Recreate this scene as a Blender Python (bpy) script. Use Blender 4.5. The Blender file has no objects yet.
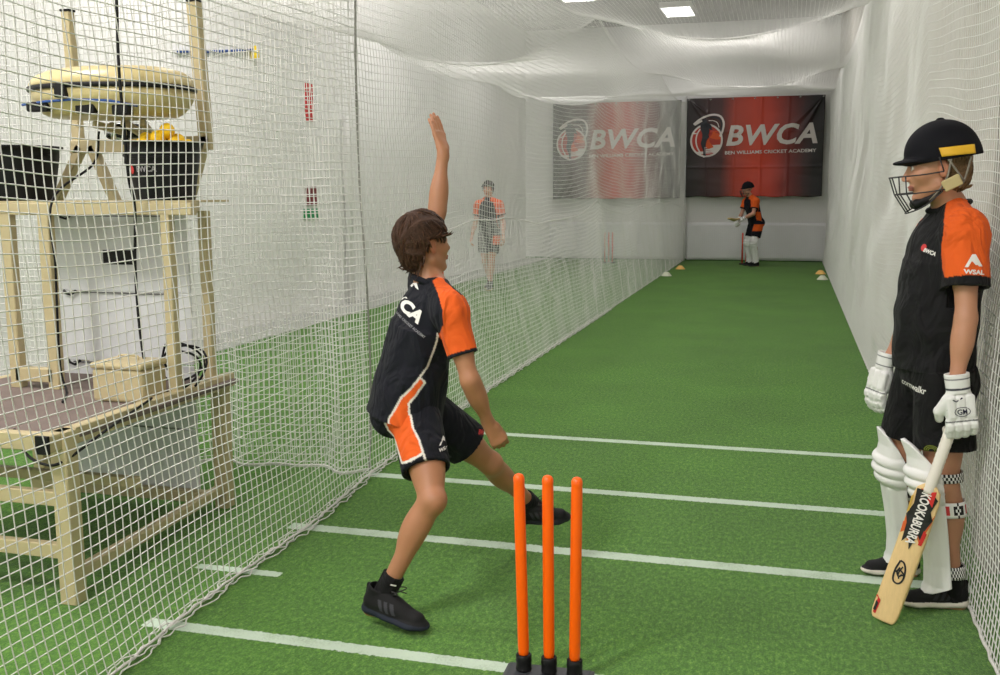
import bpy, bmesh, math, random
import numpy as np
from mathutils import Vector, Matrix
from mathutils.bvhtree import BVHTree

# ------------------------------------------------------------------ camera, light, exposure
C = bpy.context.scene.collection
SC = bpy.context.scene
CAM_H = 1.65
cam_d = bpy.data.cameras.new('camera'); cam = bpy.data.objects.new('camera', cam_d); C.objects.link(cam)
cam_d.sensor_width = 36.0; cam_d.lens = 36.0 * 1.013
cam.matrix_world = Matrix(((0.96162953, -0.03426238, 0.27220348, 0.0),
                           (0.27430368, 0.13856093, -0.95160830, 0.0),
                           (-0.00511240, 0.98976106, 0.14264258, CAM_H),
                           (0, 0, 0, 1)))
cam_d.clip_start = 0.05; cam_d.clip_end = 100
SC.camera = cam
SC.view_settings.view_transform = 'Standard'; SC.view_settings.look = 'None'
SC.view_settings.gamma = 1.0; SC.view_settings.use_curve_mapping = False
SC.view_settings.exposure = 0.0
w = bpy.data.worlds.new('world'); SC.world = w; w.use_nodes = True
w.node_tree.nodes['Background'].inputs[0].default_value = (0.9, 0.95, 1.0, 1)
w.node_tree.nodes['Background'].inputs[1].default_value = 0.3

# room frame
XL, XR, YB, YF, ZC = -6.35, 0.93, -3.0, 24.6, 5.5      # walls and ceiling
NX, RX, LX, NZ = -2.42, 0.76, -5.62, 3.84              # net planes and net height
PANELS = [(-2.7, -0.3, 170), (-0.2, -1.6, 52), (-0.75, 7.4, 50), (-0.75, 13.5, 34), (-0.75, 19.0, 18),
          (-4.9, 3.6, 92), (-4.6, 9.0, 60), (-4.4, 15.0, 40), (-4.2, 20.0, 20), (-2.45, 22.4, 8)]
def area_lamp(x, y, z, sx, sy, power):
    l = bpy.data.lights.new('panel_lamp', 'AREA'); l.shape = 'RECTANGLE'; l.size = sx; l.size_y = sy
    l.energy = power; l.color = (1.0, 0.945, 0.93)
    o = bpy.data.objects.new('panel_lamp', l); C.objects.link(o); o.location = (x, y, z); return o
LIGHT = 2.05
for px, py, pw in PANELS:
    area_lamp(px, py, ZC - 0.13, 0.6, 1.2, pw * LIGHT)

# ------------------------------------------------------------------ helpers
RNG = np.random.RandomState(7)
def tag(o, label=None, cat=None, group=None, kind=None):
    if label: o['label'] = label
    if cat: o['category'] = cat
    if group: o['group'] = group
    if kind: o['kind'] = kind
    return o
def empty(name, loc=(0, 0, 0), rz=0.0, label=None, cat=None, group=None):
    o = bpy.data.objects.new(name, None); C.objects.link(o); o.location = loc; o.rotation_euler = (0, 0, rz)
    o.empty_display_size = 0.1
    return tag(o, label, cat, group)
def link(name, me, mats, parent=None, smooth=False, loc=None):
    o = bpy.data.objects.new(name, me); C.objects.link(o)
    if not isinstance(mats, (list, tuple)): mats = [mats]
    for m in mats: me.materials.append(m)
    if smooth: me.shade_smooth()
    if parent is not None: o.parent = parent
    if loc is not None: o.location = loc
    return o
def np_mesh(name, V, F, col=None):
    """V (n,3), F (m,k) one face size."""
    V = np.asarray(V, np.float32); F = np.asarray(F, np.int32)
    me = bpy.data.meshes.new(name); k = F.shape[1]
    me.vertices.add(len(V)); me.vertices.foreach_set('co', V.ravel())
    me.loops.add(F.size); me.loops.foreach_set('vertex_index', F.ravel())
    me.polygons.add(len(F)); me.polygons.foreach_set('loop_start', np.arange(0, F.size, k, dtype=np.int32))
    me.update(calc_edges=True); me.validate()
    if col is not None:
        a = me.color_attributes.new('Col', 'FLOAT_COLOR', 'POINT')
        c4 = np.ones((len(V), 4), np.float32); c4[:, :3] = col; a.data.foreach_set('color', c4.ravel())
    return me
def bm_mesh(name, bm):
    me = bpy.data.meshes.new(name); bm.normal_update(); bm.to_mesh(me); bm.free(); return me
def add_box(bm, lo, hi, bev=0.0, M=None, seg=1):
    x0, y0, z0 = lo; x1, y1, z1 = hi
    vs = [bm.verts.new(p) for p in ((x0,y0,z0),(x1,y0,z0),(x1,y1,z0),(x0,y1,z0),(x0,y0,z1),(x1,y0,z1),(x1,y1,z1),(x0,y1,z1))]
    fs = [bm.faces.new([vs[i] for i in q]) for q in ((3,2,1,0),(4,5,6,7),(0,1,5,4),(1,2,6,5),(2,3,7,6),(3,0,4,7))]
    if bev > 0:
        es = list({e for f in fs for e in f.edges})
        r = bmesh.ops.bevel(bm, geom=es + vs, offset=bev, segments=seg, affect='EDGES', profile=0.5)
        vs = list({v for f in r['faces'] for v in f.verts} | {v for v in vs if v.is_valid})
    if M is not None:
        bmesh.ops.transform(bm, matrix=M, verts=[v for v in vs if v.is_valid])
    return vs
def beam(bm, a, b, wdt, hgt, bev=0.004, up=(0, 0, 1)):
    a = Vector(a); b = Vector(b); d = b - a; L = d.length; z = d.normalized()
    u = Vector(up)
    if abs(z.dot(u)) > 0.95: u = Vector((0, 1, 0))
    x = u.cross(z).normalized(); y = z.cross(x)
    M = Matrix(((x.x, y.x, z.x, a.x), (x.y, y.y, z.y, a.y), (x.z, y.z, z.z, a.z), (0, 0, 0, 1)))
    tmp = bmesh.new(); add_box(tmp, (-wdt/2, -hgt/2, 0), (wdt/2, hgt/2, L), bev)
    bmesh.ops.transform(tmp, matrix=M, verts=tmp.verts[:])
    me = bpy.data.meshes.new('t'); tmp.to_mesh(me); tmp.free(); bm.from_mesh(me); bpy.data.meshes.remove(me)
def beams(name, segs, wdt, hgt, mat, parent=None, bev=0.004):
    bm = bmesh.new()
    for a, b in segs: beam(bm, a, b, wdt, hgt, bev)
    return link(name, bm_mesh(name, bm), mat, parent)
def box_obj(name, lo, hi, mat, parent=None, bev=0.0, M=None, seg=2):
    bm = bmesh.new(); add_box(bm, lo, hi, bev, M, seg)
    return link(name, bm_mesh(name, bm), mat, parent)
def tube_vf(P, r, sides=8, cap=True):
    P = np.asarray(P, float); n = len(P); r = np.broadcast_to(np.asarray(r, float), (n,))
    T = np.gradient(P, axis=0); T /= np.linalg.norm(T, axis=1)[:, None] + 1e-12
    u = np.array([0, 0, 1.0]) if abs(T[0, 2]) < 0.9 else np.array([1.0, 0, 0])
    V = []
    for i in range(n):
        u = u - T[i] * u.dot(T[i]); u /= np.linalg.norm(u) + 1e-12; b = np.cross(T[i], u)
        a = np.arange(sides) * 2 * math.pi / sides
        V.append(P[i] + r[i] * (np.cos(a)[:, None] * u + np.sin(a)[:, None] * b))
    V = np.concatenate(V)
    F = []
    for i in range(n - 1):
        for s in range(sides):
            t = (s + 1) % sides; F.append((i*sides+s, i*sides+t, (i+1)*sides+t, (i+1)*sides+s))
    return V, F, n, sides
def tube(name, P, r, mat, parent=None, sides=8, smooth=True):
    Ps = P if isinstance(P[0][0], (list, tuple, np.ndarray)) else [P]
    bm = bmesh.new()
    for Q in Ps:
        V, F, n, s = tube_vf(Q, r, sides)
        vs = [bm.verts.new(v) for v in V]
        for f in F: bm.faces.new([vs[i] for i in f])
        bm.faces.new([vs[i] for i in range(s)][::-1]); bm.faces.new([vs[(n-1)*s+i] for i in range(s)])
    return link(name, bm_mesh(name, bm), mat, parent, smooth)
def lathe(name, prof, mat, parent=None, seg=24, M=None, smooth=True, bm_in=None):
    bm = bmesh.new() if bm_in is None else bm_in; rings = []
    for r, z in prof:
        if r < 1e-5: rings.append([bm.verts.new((0, 0, z))])
        else: rings.append([bm.verts.new((r*math.cos(2*math.pi*i/seg), r*math.sin(2*math.pi*i/seg), z)) for i in range(seg)])
    for A, B in zip(rings[:-1], rings[1:]):
        for i in range(seg):
            j = (i + 1) % seg
            if len(A) == 1 and len(B) == 1: continue
            if len(A) == 1: bm.faces.new((A[0], B[i], B[j]))
            elif len(B) == 1: bm.faces.new((A[i], A[j], B[0]))
            else: bm.faces.new((A[i], A[j], B[j], B[i]))
    if M is not None: bmesh.ops.transform(bm, matrix=M, verts=[v for R in rings for v in R])
    if bm_in is not None: return
    bmesh.ops.recalc_face_normals(bm, faces=bm.faces[:])
    return link(name, bm_mesh(name, bm), mat, parent, smooth)
def cat(P, n=12):
    """Catmull-Rom through points."""
    P = [np.array(p, float) for p in P]; P = [2*P[0]-P[1]] + P + [2*P[-1]-P[-2]]; out = []
    for i in range(1, len(P) - 2):
        for t in np.linspace(0, 1, n, endpoint=False):
            a, b, c, d = P[i-1:i+3]
            out.append(0.5*((2*b) + (c-a)*t + (2*a-5*b+4*c-d)*t*t + (3*b-a-3*c+d)*t**3))
    out.append(P[-2]); return np.array(out)
def snoise(P, freq, seed=0, oct=3):
    """smooth pseudo noise in about -1..1 for points P."""
    r = np.random.RandomState(seed); P = np.asarray(P, float); out = np.zeros(len(P)); amp = 1.0; tot = 0
    for o in range(oct):
        for k in range(5):
            d = r.normal(size=3); d /= np.linalg.norm(d); d2 = r.normal(size=3)
            out += amp * np.sin((P @ d) * freq * (2**o) * r.uniform(.7, 1.4) + r.uniform(0, 6.28) + 1.2*np.sin((P @ d2) * freq * (2**o) * .6 + r.uniform(0, 6.28)))
        tot += amp * 3; amp *= .5
    return out / tot

# ------------------------------------------------------------------ materials
def mat(name, col, rough=0.6, metal=0.0, noise=0.0, nscale=20, bump=0.0, bscale=200, spec=0.5, vcol=False, sheen=0.0, sss=0.0, emis=0.0, stretch=None, folds=0.0):
    m = bpy.data.materials.new(name); m.use_nodes = True; nt = m.node_tree; N = nt.nodes; L = nt.links
    b = N['Principled BSDF']; b.inputs['Roughness'].default_value = rough; b.inputs['Metallic'].default_value = metal
    b.inputs['Specular IOR Level'].default_value = spec
    b.inputs['Base Color'].default_value = (*col, 1)
    src = None
    if vcol:
        a = N.new('ShaderNodeVertexColor'); a.layer_name = 'Col'; src = a.outputs[0]; L.new(src, b.inputs['Base Color'])
    tc = None
    if noise > 0 or bump > 0:
        tc = N.new('ShaderNodeTexCoord'); vec = tc.outputs['Object']
        if stretch:
            mp = N.new('ShaderNodeMapping'); mp.inputs['Scale'].default_value = stretch; L.new(vec, mp.inputs[0]); vec = mp.outputs[0]
    if noise > 0:
        n = N.new('ShaderNodeTexNoise'); n.inputs['Scale'].default_value = nscale; n.inputs['Detail'].default_value = 5; L.new(vec, n.inputs[0])
        mx = N.new('ShaderNodeMix'); mx.data_type = 'RGBA'; mx.blend_type = 'MULTIPLY'
        mr = N.new('ShaderNodeMapRange'); mr.inputs['To Min'].default_value = 1 - noise; mr.inputs['To Max'].default_value = 1 + noise
        L.new(n.outputs[0], mr.inputs[0]); mx.inputs['Factor'].default_value = 1.0
        if src is not None: L.new(src, mx.inputs['A'])
        else: mx.inputs['A'].default_value = (*col, 1)
        L.new(mr.outputs[0], mx.inputs['B']); L.new(mx.outputs['Result'], b.inputs['Base Color'])
    if bump > 0:
        n = N.new('ShaderNodeTexNoise'); n.inputs['Scale'].default_value = bscale; n.inputs['Detail'].default_value = 3; L.new(vec, n.inputs[0])
        bp = N.new('ShaderNodeBump'); bp.inputs['Strength'].default_value = bump; bp.inputs['Distance'].default_value = 0.01
        L.new(n.outputs[0], bp.inputs['Height']); L.new(bp.outputs[0], b.inputs['Normal'])
        if folds:
            n2 = N.new('ShaderNodeTexNoise'); n2.inputs['Scale'].default_value = 7; n2.inputs['Detail'].default_value = 2.5; n2.inputs['Distortion'].default_value = 1.2
            mp2 = N.new('ShaderNodeMapping'); mp2.inputs['Scale'].default_value = (1.3, 1.3, .75); mp2.inputs['Rotation'].default_value = (.5, .35, 0); L.new(tc.outputs['Object'], mp2.inputs[0]); L.new(mp2.outputs[0], n2.inputs[0])
            b2 = N.new('ShaderNodeBump'); b2.inputs['Strength'].default_value = folds; b2.inputs['Distance'].default_value = .06; L.new(n2.outputs[0], b2.inputs['Height']); L.new(b2.outputs[0], bp.inputs['Normal'])
    if sheen: b.inputs['Sheen Weight'].default_value = sheen
    if sss:
        b.inputs['Subsurface Weight'].default_value = sss; b.inputs['Subsurface Radius'].default_value = (0.4, 0.15, 0.08); b.inputs['Subsurface Scale'].default_value = 0.02
    if emis:
        b.inputs['Emission Color'].default_value = (*col, 1); b.inputs['Emission Strength'].default_value = emis
    return m
def lin(r, g, b):
    return tuple(((c/255)/12.92 if c <= 10 else ((c/255+.055)/1.055)**2.4) for c in (r, g, b))
M_NET = mat('net_twine', (.78, .78, .75), .8, bump=.0)
M_ROPE = mat('white_rope', (.74, .73, .70), .8, noise=.2, nscale=60, bump=.5, bscale=300)
M_WALL = mat('white_wall', lin(236, 236, 234), .7, noise=.03, nscale=3, bump=.08, bscale=30)
M_CEIL = mat('ceiling_sheet', lin(104, 100, 98), .8, noise=.1, nscale=2)
M_VINYL = mat('vinyl_skirt', lin(236, 236, 238), .45, noise=.02, nscale=4)
M_CREAM = mat('cream_steel', lin(186, 172, 134), .45, noise=.06, nscale=8)
M_SHELL = mat('cream_shell', lin(200, 184, 132), .35, noise=.05, nscale=12)
M_BLACK = mat('black_plastic', (.007, .007, .008), .5, spec=.25)
M_DARK = mat('dark_rubber', (.03, .03, .032), .7, noise=.2, nscale=40)
M_DECK = mat('deck_ply', lin(112, 98, 92), .8, noise=.2, nscale=14)
M_GREYBOARD = mat('pale_board', lin(214, 216, 220), .5, noise=.03, nscale=5)
M_CHROME = mat('bright_steel', (.6, .6, .6), .25, 1.0)
M_YELLOW = mat('yellow_ball', lin(250, 206, 30), .6, noise=.1, nscale=60, bump=.3, bscale=200)
M_ORANGE_B = mat('dull_beam', lin(140, 112, 98), .6)
M_STUMP = mat('orange_stump', (1.0, .125, .0), .35, bump=.02, bscale=60)
M_REDST = mat('coral_stump', lin(236, 90, 62), .4)
M_WHITE = mat('white_print', (.82, .82, .80), .6)
M_PINK = mat('red_print', lin(200, 50, 50), .6)
M_GREENS = mat('green_print', lin(20, 140, 80), .6)
M_BLUEL = mat('blue_line', lin(40, 80, 150), .6)
M_CONEY = mat('yellow_cone', lin(246, 196, 110), .5)
M_CONEW = mat('white_cone', lin(225, 228, 205), .5)
M_SKIN = mat('skin', (.6, .35, .25), .5, vcol=True, bump=.06, bscale=180, sss=.12, noise=.06, nscale=30)
M_CLOTH = mat('sports_cloth', (.1, .1, .1), .85, vcol=True, bump=.15, bscale=500, spec=.3, sheen=.02, folds=.8)
M_HAIR = mat('brown_hair', (.1, .06, .03), .6, vcol=True, bump=.5, bscale=260, noise=.35, nscale=160, spec=.25)
M_PAD = mat('white_pad', (.8, .8, .8), .45, vcol=True, bump=.06, bscale=120)
M_SHOE = mat('shoe', (.1, .1, .1), .7, vcol=True, bump=.25, bscale=500, spec=.3)
M_HELM = mat('helmet_cloth', (.006, .006, .009), .85, bump=.1, bscale=600, spec=.2)

# ------------------------------------------------------------------ room
def turf_material():
    m = bpy.data.materials.new('green_turf'); m.use_nodes = True; nt = m.node_tree; N = nt.nodes; L = nt.links
    b = N['Principled BSDF']; b.inputs['Roughness'].default_value = .85; b.inputs['Specular IOR Level'].default_value = .15
    b.inputs['Sheen Weight'].default_value = .12
    geo = N.new('ShaderNodeNewGeometry'); sep = N.new('ShaderNodeSeparateXYZ'); L.new(geo.outputs['Position'], sep.inputs[0])
    def math_(op, a, bb=None, c=None):
        n = N.new('ShaderNodeMath'); n.operation = op
        for i, v in enumerate((a, bb, c)):
            if v is None: continue
            if isinstance(v, (int, float)): n.inputs[i].default_value = v
            else: L.new(v, n.inputs[i])
        return n.outputs[0]
    def noise(scale, detail=4, rough=.6, sc=(1, 1, 1)):
        mp = N.new('ShaderNodeMapping'); mp.inputs['Scale'].default_value = sc; L.new(geo.outputs['Position'], mp.inputs[0])
        n = N.new('ShaderNodeTexNoise'); n.inputs['Scale'].default_value = scale; n.inputs['Detail'].default_value = detail
        n.inputs['Roughness'].default_value = rough; L.new(mp.outputs[0], n.inputs[0]); return n.outputs[0]
    fine = noise(120, 5, .85); mid = noise(34, 4, .75, (1.6, .8, 1)); big = noise(1.1, 3)
    cr = N.new('ShaderNodeValToRGB'); e = cr.color_ramp.elements
    e[0].position = .28; e[0].color = (*lin(16, 50, 10), 1); e[1].position = .70; e[1].color = (*lin(150, 196, 84), 1)
    x = e.new(.5); x.color = (*lin(72, 122, 36), 1)
    v = math_('ADD', math_('MULTIPLY', fine, .55), math_('MULTIPLY', mid, .45)); L.new(v, cr.inputs[0])
    mx = N.new('ShaderNodeMix'); mx.data_type = 'RGBA'; mx.blend_type = 'MULTIPLY'; mx.inputs['Factor'].default_value = 1
    mr = N.new('ShaderNodeMapRange'); mr.inputs['From Min'].default_value = .3; mr.inputs['From Max'].default_value = .7
    mr.inputs['To Min'].default_value = .88; mr.inputs['To Max'].default_value = 1.12; L.new(big, mr.inputs[0])
    L.new(cr.outputs[0], mx.inputs['A']); L.new(mr.outputs[0], mx.inputs['B'])
    # worn painted crease lines across the lane
    wob = math_('MULTIPLY', math_('SUBTRACT', noise(60, 3), .5), .03)
    y = math_('ADD', sep.outputs['Y'], wob); mask = None
    for yc, hw in ((3.22, .036), (4.41, .044), (5.375, .042), (6.54, .042)):
        k = math_('LESS_THAN', math_('ABSOLUTE', math_('SUBTRACT', y, yc)), hw)
        mask = k if mask is None else math_('MAXIMUM', mask, k)
    inx = math_('MULTIPLY', math_('GREATER_THAN', sep.outputs['X'], -2.36), math_('LESS_THAN', sep.outputs['X'], .78))
    mask = math_('MULTIPLY', mask, inx)
    sh = math_('MULTIPLY', math_('LESS_THAN', math_('ABSOLUTE', math_('SUBTRACT', y, 3.80)), .028), math_('LESS_THAN', math_('ADD', sep.outputs['X'], wob), -2.09))
    sh = math_('MULTIPLY', sh, math_('GREATER_THAN', sep.outputs['X'], -2.5)); mask = math_('MAXIMUM', mask, sh)
    worn = N.new('ShaderNodeMapRange'); worn.inputs['From Min'].default_value = .30; worn.inputs['From Max'].default_value = .5
    worn.inputs['To Min'].default_value = .25; worn.inputs['To Max'].default_value = .86; L.new(math_('ADD', math_('MULTIPLY', fine, .6), math_('MULTIPLY', noise(7, 3), .4)), worn.inputs[0])
    mask = math_('MULTIPLY', mask, worn.outputs[0])
    m2 = N.new('ShaderNodeMix'); m2.data_type = 'RGBA'; L.new(mask, m2.inputs['Factor']); L.new(mx.outputs['Result'], m2.inputs['A'])
    m2.inputs['B'].default_value = (*lin(214, 232, 214), 1); L.new(m2.outputs['Result'], b.inputs['Base Color'])
    bp = N.new('ShaderNodeBump'); bp.inputs['Strength'].default_value = .55; bp.inputs['Distance'].default_value = .02
    L.new(fine, bp.inputs['Height']); L.new(bp.outputs[0], b.inputs['Normal'])
    return m
M_TURF = turf_material()
def struct(name, lo, hi, m): return tag(box_obj(name, lo, hi, m), kind='structure')
struct('floor', (XL - .1, YB - .1, -.1), (XR + .1, YF + .1, 0), M_TURF)
struct('trim_1', (XL, YB, .0), (LX - .12, YF, .012), mat('concrete_strip', lin(176, 178, 172), .8, noise=.08, nscale=6))
struct('ceiling', (XL - .1, YB - .1, ZC), (XR + .1, YF + .1, ZC + .1), M_CEIL)
struct('wall_left', (XL - .1, YB, 0), (XL, YF, ZC), M_WALL)
struct('wall_right', (XR, YB, 0), (XR + .1, YF, ZC), mat('warm_white_wall', lin(200, 195, 186), .75, noise=.05, nscale=2))
struct('wall_far', (XL, YF, 0), (XR, YF + .1, ZC), M_WALL)
struct('wall_back', (XL, YB - .1, 0), (XR, YB, ZC), M_WALL)
struct('trim_2', (XR - .07, 4.62, 0), (XR, 4.98, ZC), mat('grey_pillar', lin(150, 147, 138), .7))
for i, yb in enumerate((1.0, 6.5, 12.0, 17.5)):
    bm = bmesh.new()
    for z0, z1, hx in ((5.2, 5.22, .08), (5.22, 5.46, .008), (5.46, 5.48, .08)):
        add_box(bm, (XL, yb - hx, z0), (XR, yb + hx, z1))
    tag(link('trim_%d' % (3 + i), bm_mesh('beam', bm), M_ORANGE_B), kind='structure')
# ceiling light panels: the lamps themselves are in PANELS above
m_diff = mat('lit_diffuser', (1, .98, .94), .5, emis=5.0)
pos_words = {0: 'above the near end of the right lane', 1: 'above the left lane', 2: 'at the far end between the lanes'}
fx = empty('ceiling_light', (0, 0, ZC), 0, None, 'light')
bm = bmesh.new()
for lo, hi in (((-.33, -.63, -.11), (.33, -.60, 0)), ((-.33, .60, -.11), (.33, .63, 0)), ((-.33, -.6, -.11), (-.3, .6, 0)), ((.3, -.6, -.11), (.33, .6, 0))):
    add_box(bm, lo, hi)
fr = link('frame', bm_mesh('frame', bm), M_WHITE, fx)
df = box_obj('diffuser', (-.3, -.6, -.10), (.3, .6, -.06), m_diff, fx)
for i, (px, py, pw) in enumerate(PANELS):
    o = fx
    if i:
        o = fx.copy(); C.objects.link(o)
        for ch in (fr, df): c = ch.copy(); C.objects.link(c); c.parent = o
    o.location = (px, py, ZC)
    o['group'] = 'ceiling light panels above the nets'
    o['label'] = 'white rectangular light panel on the grey ceiling above the netting'
# end wall: pale vinyl skirt below grey netting in both lanes
struct('baseboard_far', (XL, YF - .03, 0), (XR, YF, .04), mat('green_edge', lin(70, 120, 60), .9))
for nm, a, b, lab in (('vinyl_sheet', NX + .05, RX + .2, 'white vinyl sheet along the foot of the end wall in the right lane'),
                 ('vinyl_sheet', LX - .1, NX - .05, 'white vinyl sheet along the foot of the end wall in the left lane')):
    nxs = 90; xs = np.linspace(a, b, nxs); zs = np.linspace(.02, .90, 12)
    X, Z = np.meshgrid(xs, zs, indexing='ij'); Yv = YF - .09 + .008*np.sin(X*7) + .006*np.sin(X*17+Z*2)
    V = np.stack([X, Yv, Z], -1).reshape(-1, 3); idx = np.arange(len(V)).reshape(nxs, 12)
    F = np.stack([idx[:-1, :-1], idx[1:, :-1], idx[1:, 1:], idx[:-1, 1:]], -1).reshape(-1, 4)
    o = link(nm, np_mesh(nm, V, F), M_VINYL, smooth=True); sm = o.modifiers.new('s', 'SOLIDIFY'); sm.thickness = .006
    tag(o, lab, 'wall sheet')
tag(tube('corner_post', [(NX - .01, YF - .12, 0), (NX - .01, YF - .12, .5), (NX - .01, YF - .12, NZ)], .03, mat('post_paint', lin(200, 200, 196), .5), sides=12), 'thin pale post at the end wall where the two lanes meet', 'post')
tag(tube('downpipe', [(XL + .06, 13.9, 0.02), (XL + .06, 13.9, 2.2), (XL + .06, 13.9, 2.75)], .055, M_WHITE, sides=12), 'white pipe standing against the left wall behind the bowler', 'pipe')
def sign(name, y, z, w_, h_, m, label):
    o = box_obj(name, (XL + .002, y - w_/2, z - h_/2), (XL + .02, y + w_/2, z + h_/2), m, bev=.003)
    return tag(o, label, 'sign')
sign('wall_sign', 12.8, 1.60, .34, .26, mat('maroon', lin(120, 40, 48), .6), 'dark red square notice on the left wall above the green one')
sign('wall_sign', 12.78, 1.36, .46, .14, M_GREENS, 'small green notice on the left wall below the dark red one')
sign('wall_sign', 12.8, 2.86, .22, .5, M_PINK, 'tall red notice high up on the left wall')

# ------------------------------------------------------------------ nets
def net(name, S, nu, nv, r, label, m=None, sides=3, parent=None, cat_='net'):
    """S(u,v)->(...,3) for index grids u in 0..nu, v in 0..nv; knots at whole numbers."""
    u = np.arange(nu + 1); v = np.arange(nv + 1)
    G = S(*np.meshgrid(u.astype(float), v.astype(float), indexing='ij'))          # (nu+1, nv+1, 3)
    Vs, Fs, base = [], [], 0
    R0 = np.broadcast_to(np.asarray(r(G[..., 1]) if callable(r) else r), G.shape[:2])
    for A, rr_ in ((G, R0), (np.swapaxes(G, 0, 1), R0.T)):
        a, b = A.shape[:2]                              # a points along strands, b strands
        T = np.gradient(A, axis=0); T /= np.linalg.norm(T, axis=-1, keepdims=True) + 1e-9
        W = np.gradient(A, axis=1); Nn = np.cross(T, W); Nn /= np.linalg.norm(Nn, axis=-1, keepdims=True) + 1e-9
        B = np.cross(T, Nn)
        ring = [A + rr_[..., None]*(math.cos(t)*Nn + math.sin(t)*B) for t in (np.arange(sides)*2*math.pi/sides)]
        R = np.stack(ring, 2)                           # a,b,sides,3
        Vs.append(R.reshape(-1, 3)); idx = base + np.arange(a*b*sides).reshape(a, b, sides)
        i0 = idx[:-1]; i1 = idx[1:]
        F = np.stack([i0, np.roll(i0, -1, 2), np.roll(i1, -1, 2), i1], -1).reshape(-1, 4); Fs.append(F)
        base += a*b*sides
    me = np_mesh(name, np.concatenate(Vs), np.concatenate(Fs))
    o = link(name, me, m or M_NET, parent, smooth=True)
    if label: tag(o, label, cat_)
    return o
CELL = .046
def wavy(y, z, seed, amp):
    P = np.stack([y*.55, z*1.1, y*0], -1).reshape(-1, 3)
    return (snoise(P, 2.2, seed, 3).reshape(y.shape)) * amp
# divider net between the lanes
HEM = np.array([(-3, -2.30), (0, -2.22), (2.0, -2.17), (2.83, -2.19), (3.22, -2.23), (3.69, -2.25), (4.4, -2.25), (5.36, -2.33), (8, -2.40), (13.3, -2.40), (24.4, -2.43)])
TIE = 6.2
def net_div(u, v):
    y = -.6 + u*CELL; s = v/85.0
    foot = np.interp(y, HEM[:, 0], HEM[:, 1])
    x = NX + (foot - NX)*(1 - s)**1.6 + wavy(y, s*3.8, 3, .05)*np.sin(np.pi*np.clip(s, 0, 1))**.6
    scal = np.abs(np.sin(np.pi*(y - .6)/TIE))**.8                              # hung from ties on a wire
    z = NZ*s - (.27*scal)*s**4 - .09*np.sin(np.pi*s)*scal
    z = z + .045*snoise(np.stack([y*.8, s*2, y*0], -1).reshape(-1, 3), 2.0, 11, 2).reshape(y.shape)*np.sin(np.pi*s)
    y = y + .05*np.sin(np.pi*s)*np.sin(y*1.7) + .012*np.sin(s*30 + y*3)
    return np.stack([x, y, np.maximum(z, .012)], -1)
nd = empty('divider_net', (NX, 12, 0), 0, 'long white square-mesh net hanging between the two lanes, beside the bowler', 'net')
def kid(o, p):
    o.parent = p; o.matrix_parent_inverse = Matrix.Translation(-Vector(p.location)); return o
kid(net('mesh', net_div, 542, 85, lambda y: np.interp(y, [5, 11, 20], [.0025, .0020, .0015]), None), nd)
def net_skirt(u, v):
    y = 5.7 + (u + .5)*CELL; s = (v + .45)/85.0; p = net_div((y + .6)/CELL, s*85.0); return p + np.stack([.03 + .012*np.sin(y*9 + v*.3), y*0, y*0], -1)
kid(net('skirt_mesh', net_skirt, 405, 32, .0013, None), nd)
def div_pt(y, s): return net_div(np.array((y + .6)/CELL), np.array(s*85.0))
ys = np.linspace(-.6, 24.3, 420)
rope_s = (1.42 - .09*np.abs(np.sin(np.pi*(ys - .2)/4.2)))/NZ + .02
kid(tube('rope', [tuple(div_pt(y, s)) for y, s in zip(ys, rope_s) if y > 5.5], .0055, M_ROPE, sides=5), nd)
kid(tube('hem_rope', [tuple(div_pt(y, 0.0) + np.array([.004*math.sin(y*31), 0, .003 + .003*math.sin(y*47)])) for y in ys], .006, M_ROPE, sides=6), nd)
for dx, dz, sd in ((.018, .004, 1.0), (-.016, .005, 2.1), (.034, .003, 3.3)):     # loose mesh bunched along the foot
    kid(tube('foot_cord', [tuple(div_pt(y, 0.0) + np.array([dx + .012*math.sin(y*23 + sd) + .006*math.sin(y*71), 0, dz + .004*math.sin(y*59 + sd)])) for y in np.linspace(-.6, 14, 700)], .0032, M_ROPE, sides=4), nd)
kid(tube('top_rope', [tuple(div_pt(y, 1.0)) for y in ys], .006, M_ROPE, sides=5), nd)
# right net
def net_right(u, v):
    y = -.6 + u*CELL; s = v/84.0
    x = RX + .03*np.sin(np.pi*s) + wavy(y, s*3.8, 21, .055)*np.sin(np.pi*s)**.5 - .03*(1 - s)**3
    ph = (y - 1.2) % 5.5/5.5
    z = NZ*s - .20*np.sin(np.pi*ph)*np.sin(np.pi*s*.9)**1.0 - .1*s**3*np.abs(np.sin(np.pi*(y - .6)/TIE))
    z = z + .05*snoise(np.stack([y*.7, s*3, y*0], -1).reshape(-1, 3), 2.4, 31, 2).reshape(y.shape)*np.sin(np.pi*s)
    return np.stack([x, y, np.maximum(z, .01)], -1)
nr = empty('side_net', (RX, 12, 0), 0, 'white square-mesh net hanging in front of the right wall, behind the waiting batter', 'net')
kid(net('mesh', net_right, 542, 84, .0025, None), nr)
ys2 = np.linspace(-.6, 24.3, 400)
kid(tube('hem_rope', [tuple(net_right(np.array((y + .6)/CELL), np.array(0.0)) + np.array([.004*math.sin(y*37), 0, .006])) for y in ys2], .007, M_ROPE, sides=6), nr)
kid(tube('top_rope', [tuple(net_right(np.array((y + .6)/CELL), np.array(84.0))) for y in ys2], .006, M_ROPE, sides=5), nr)
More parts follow.
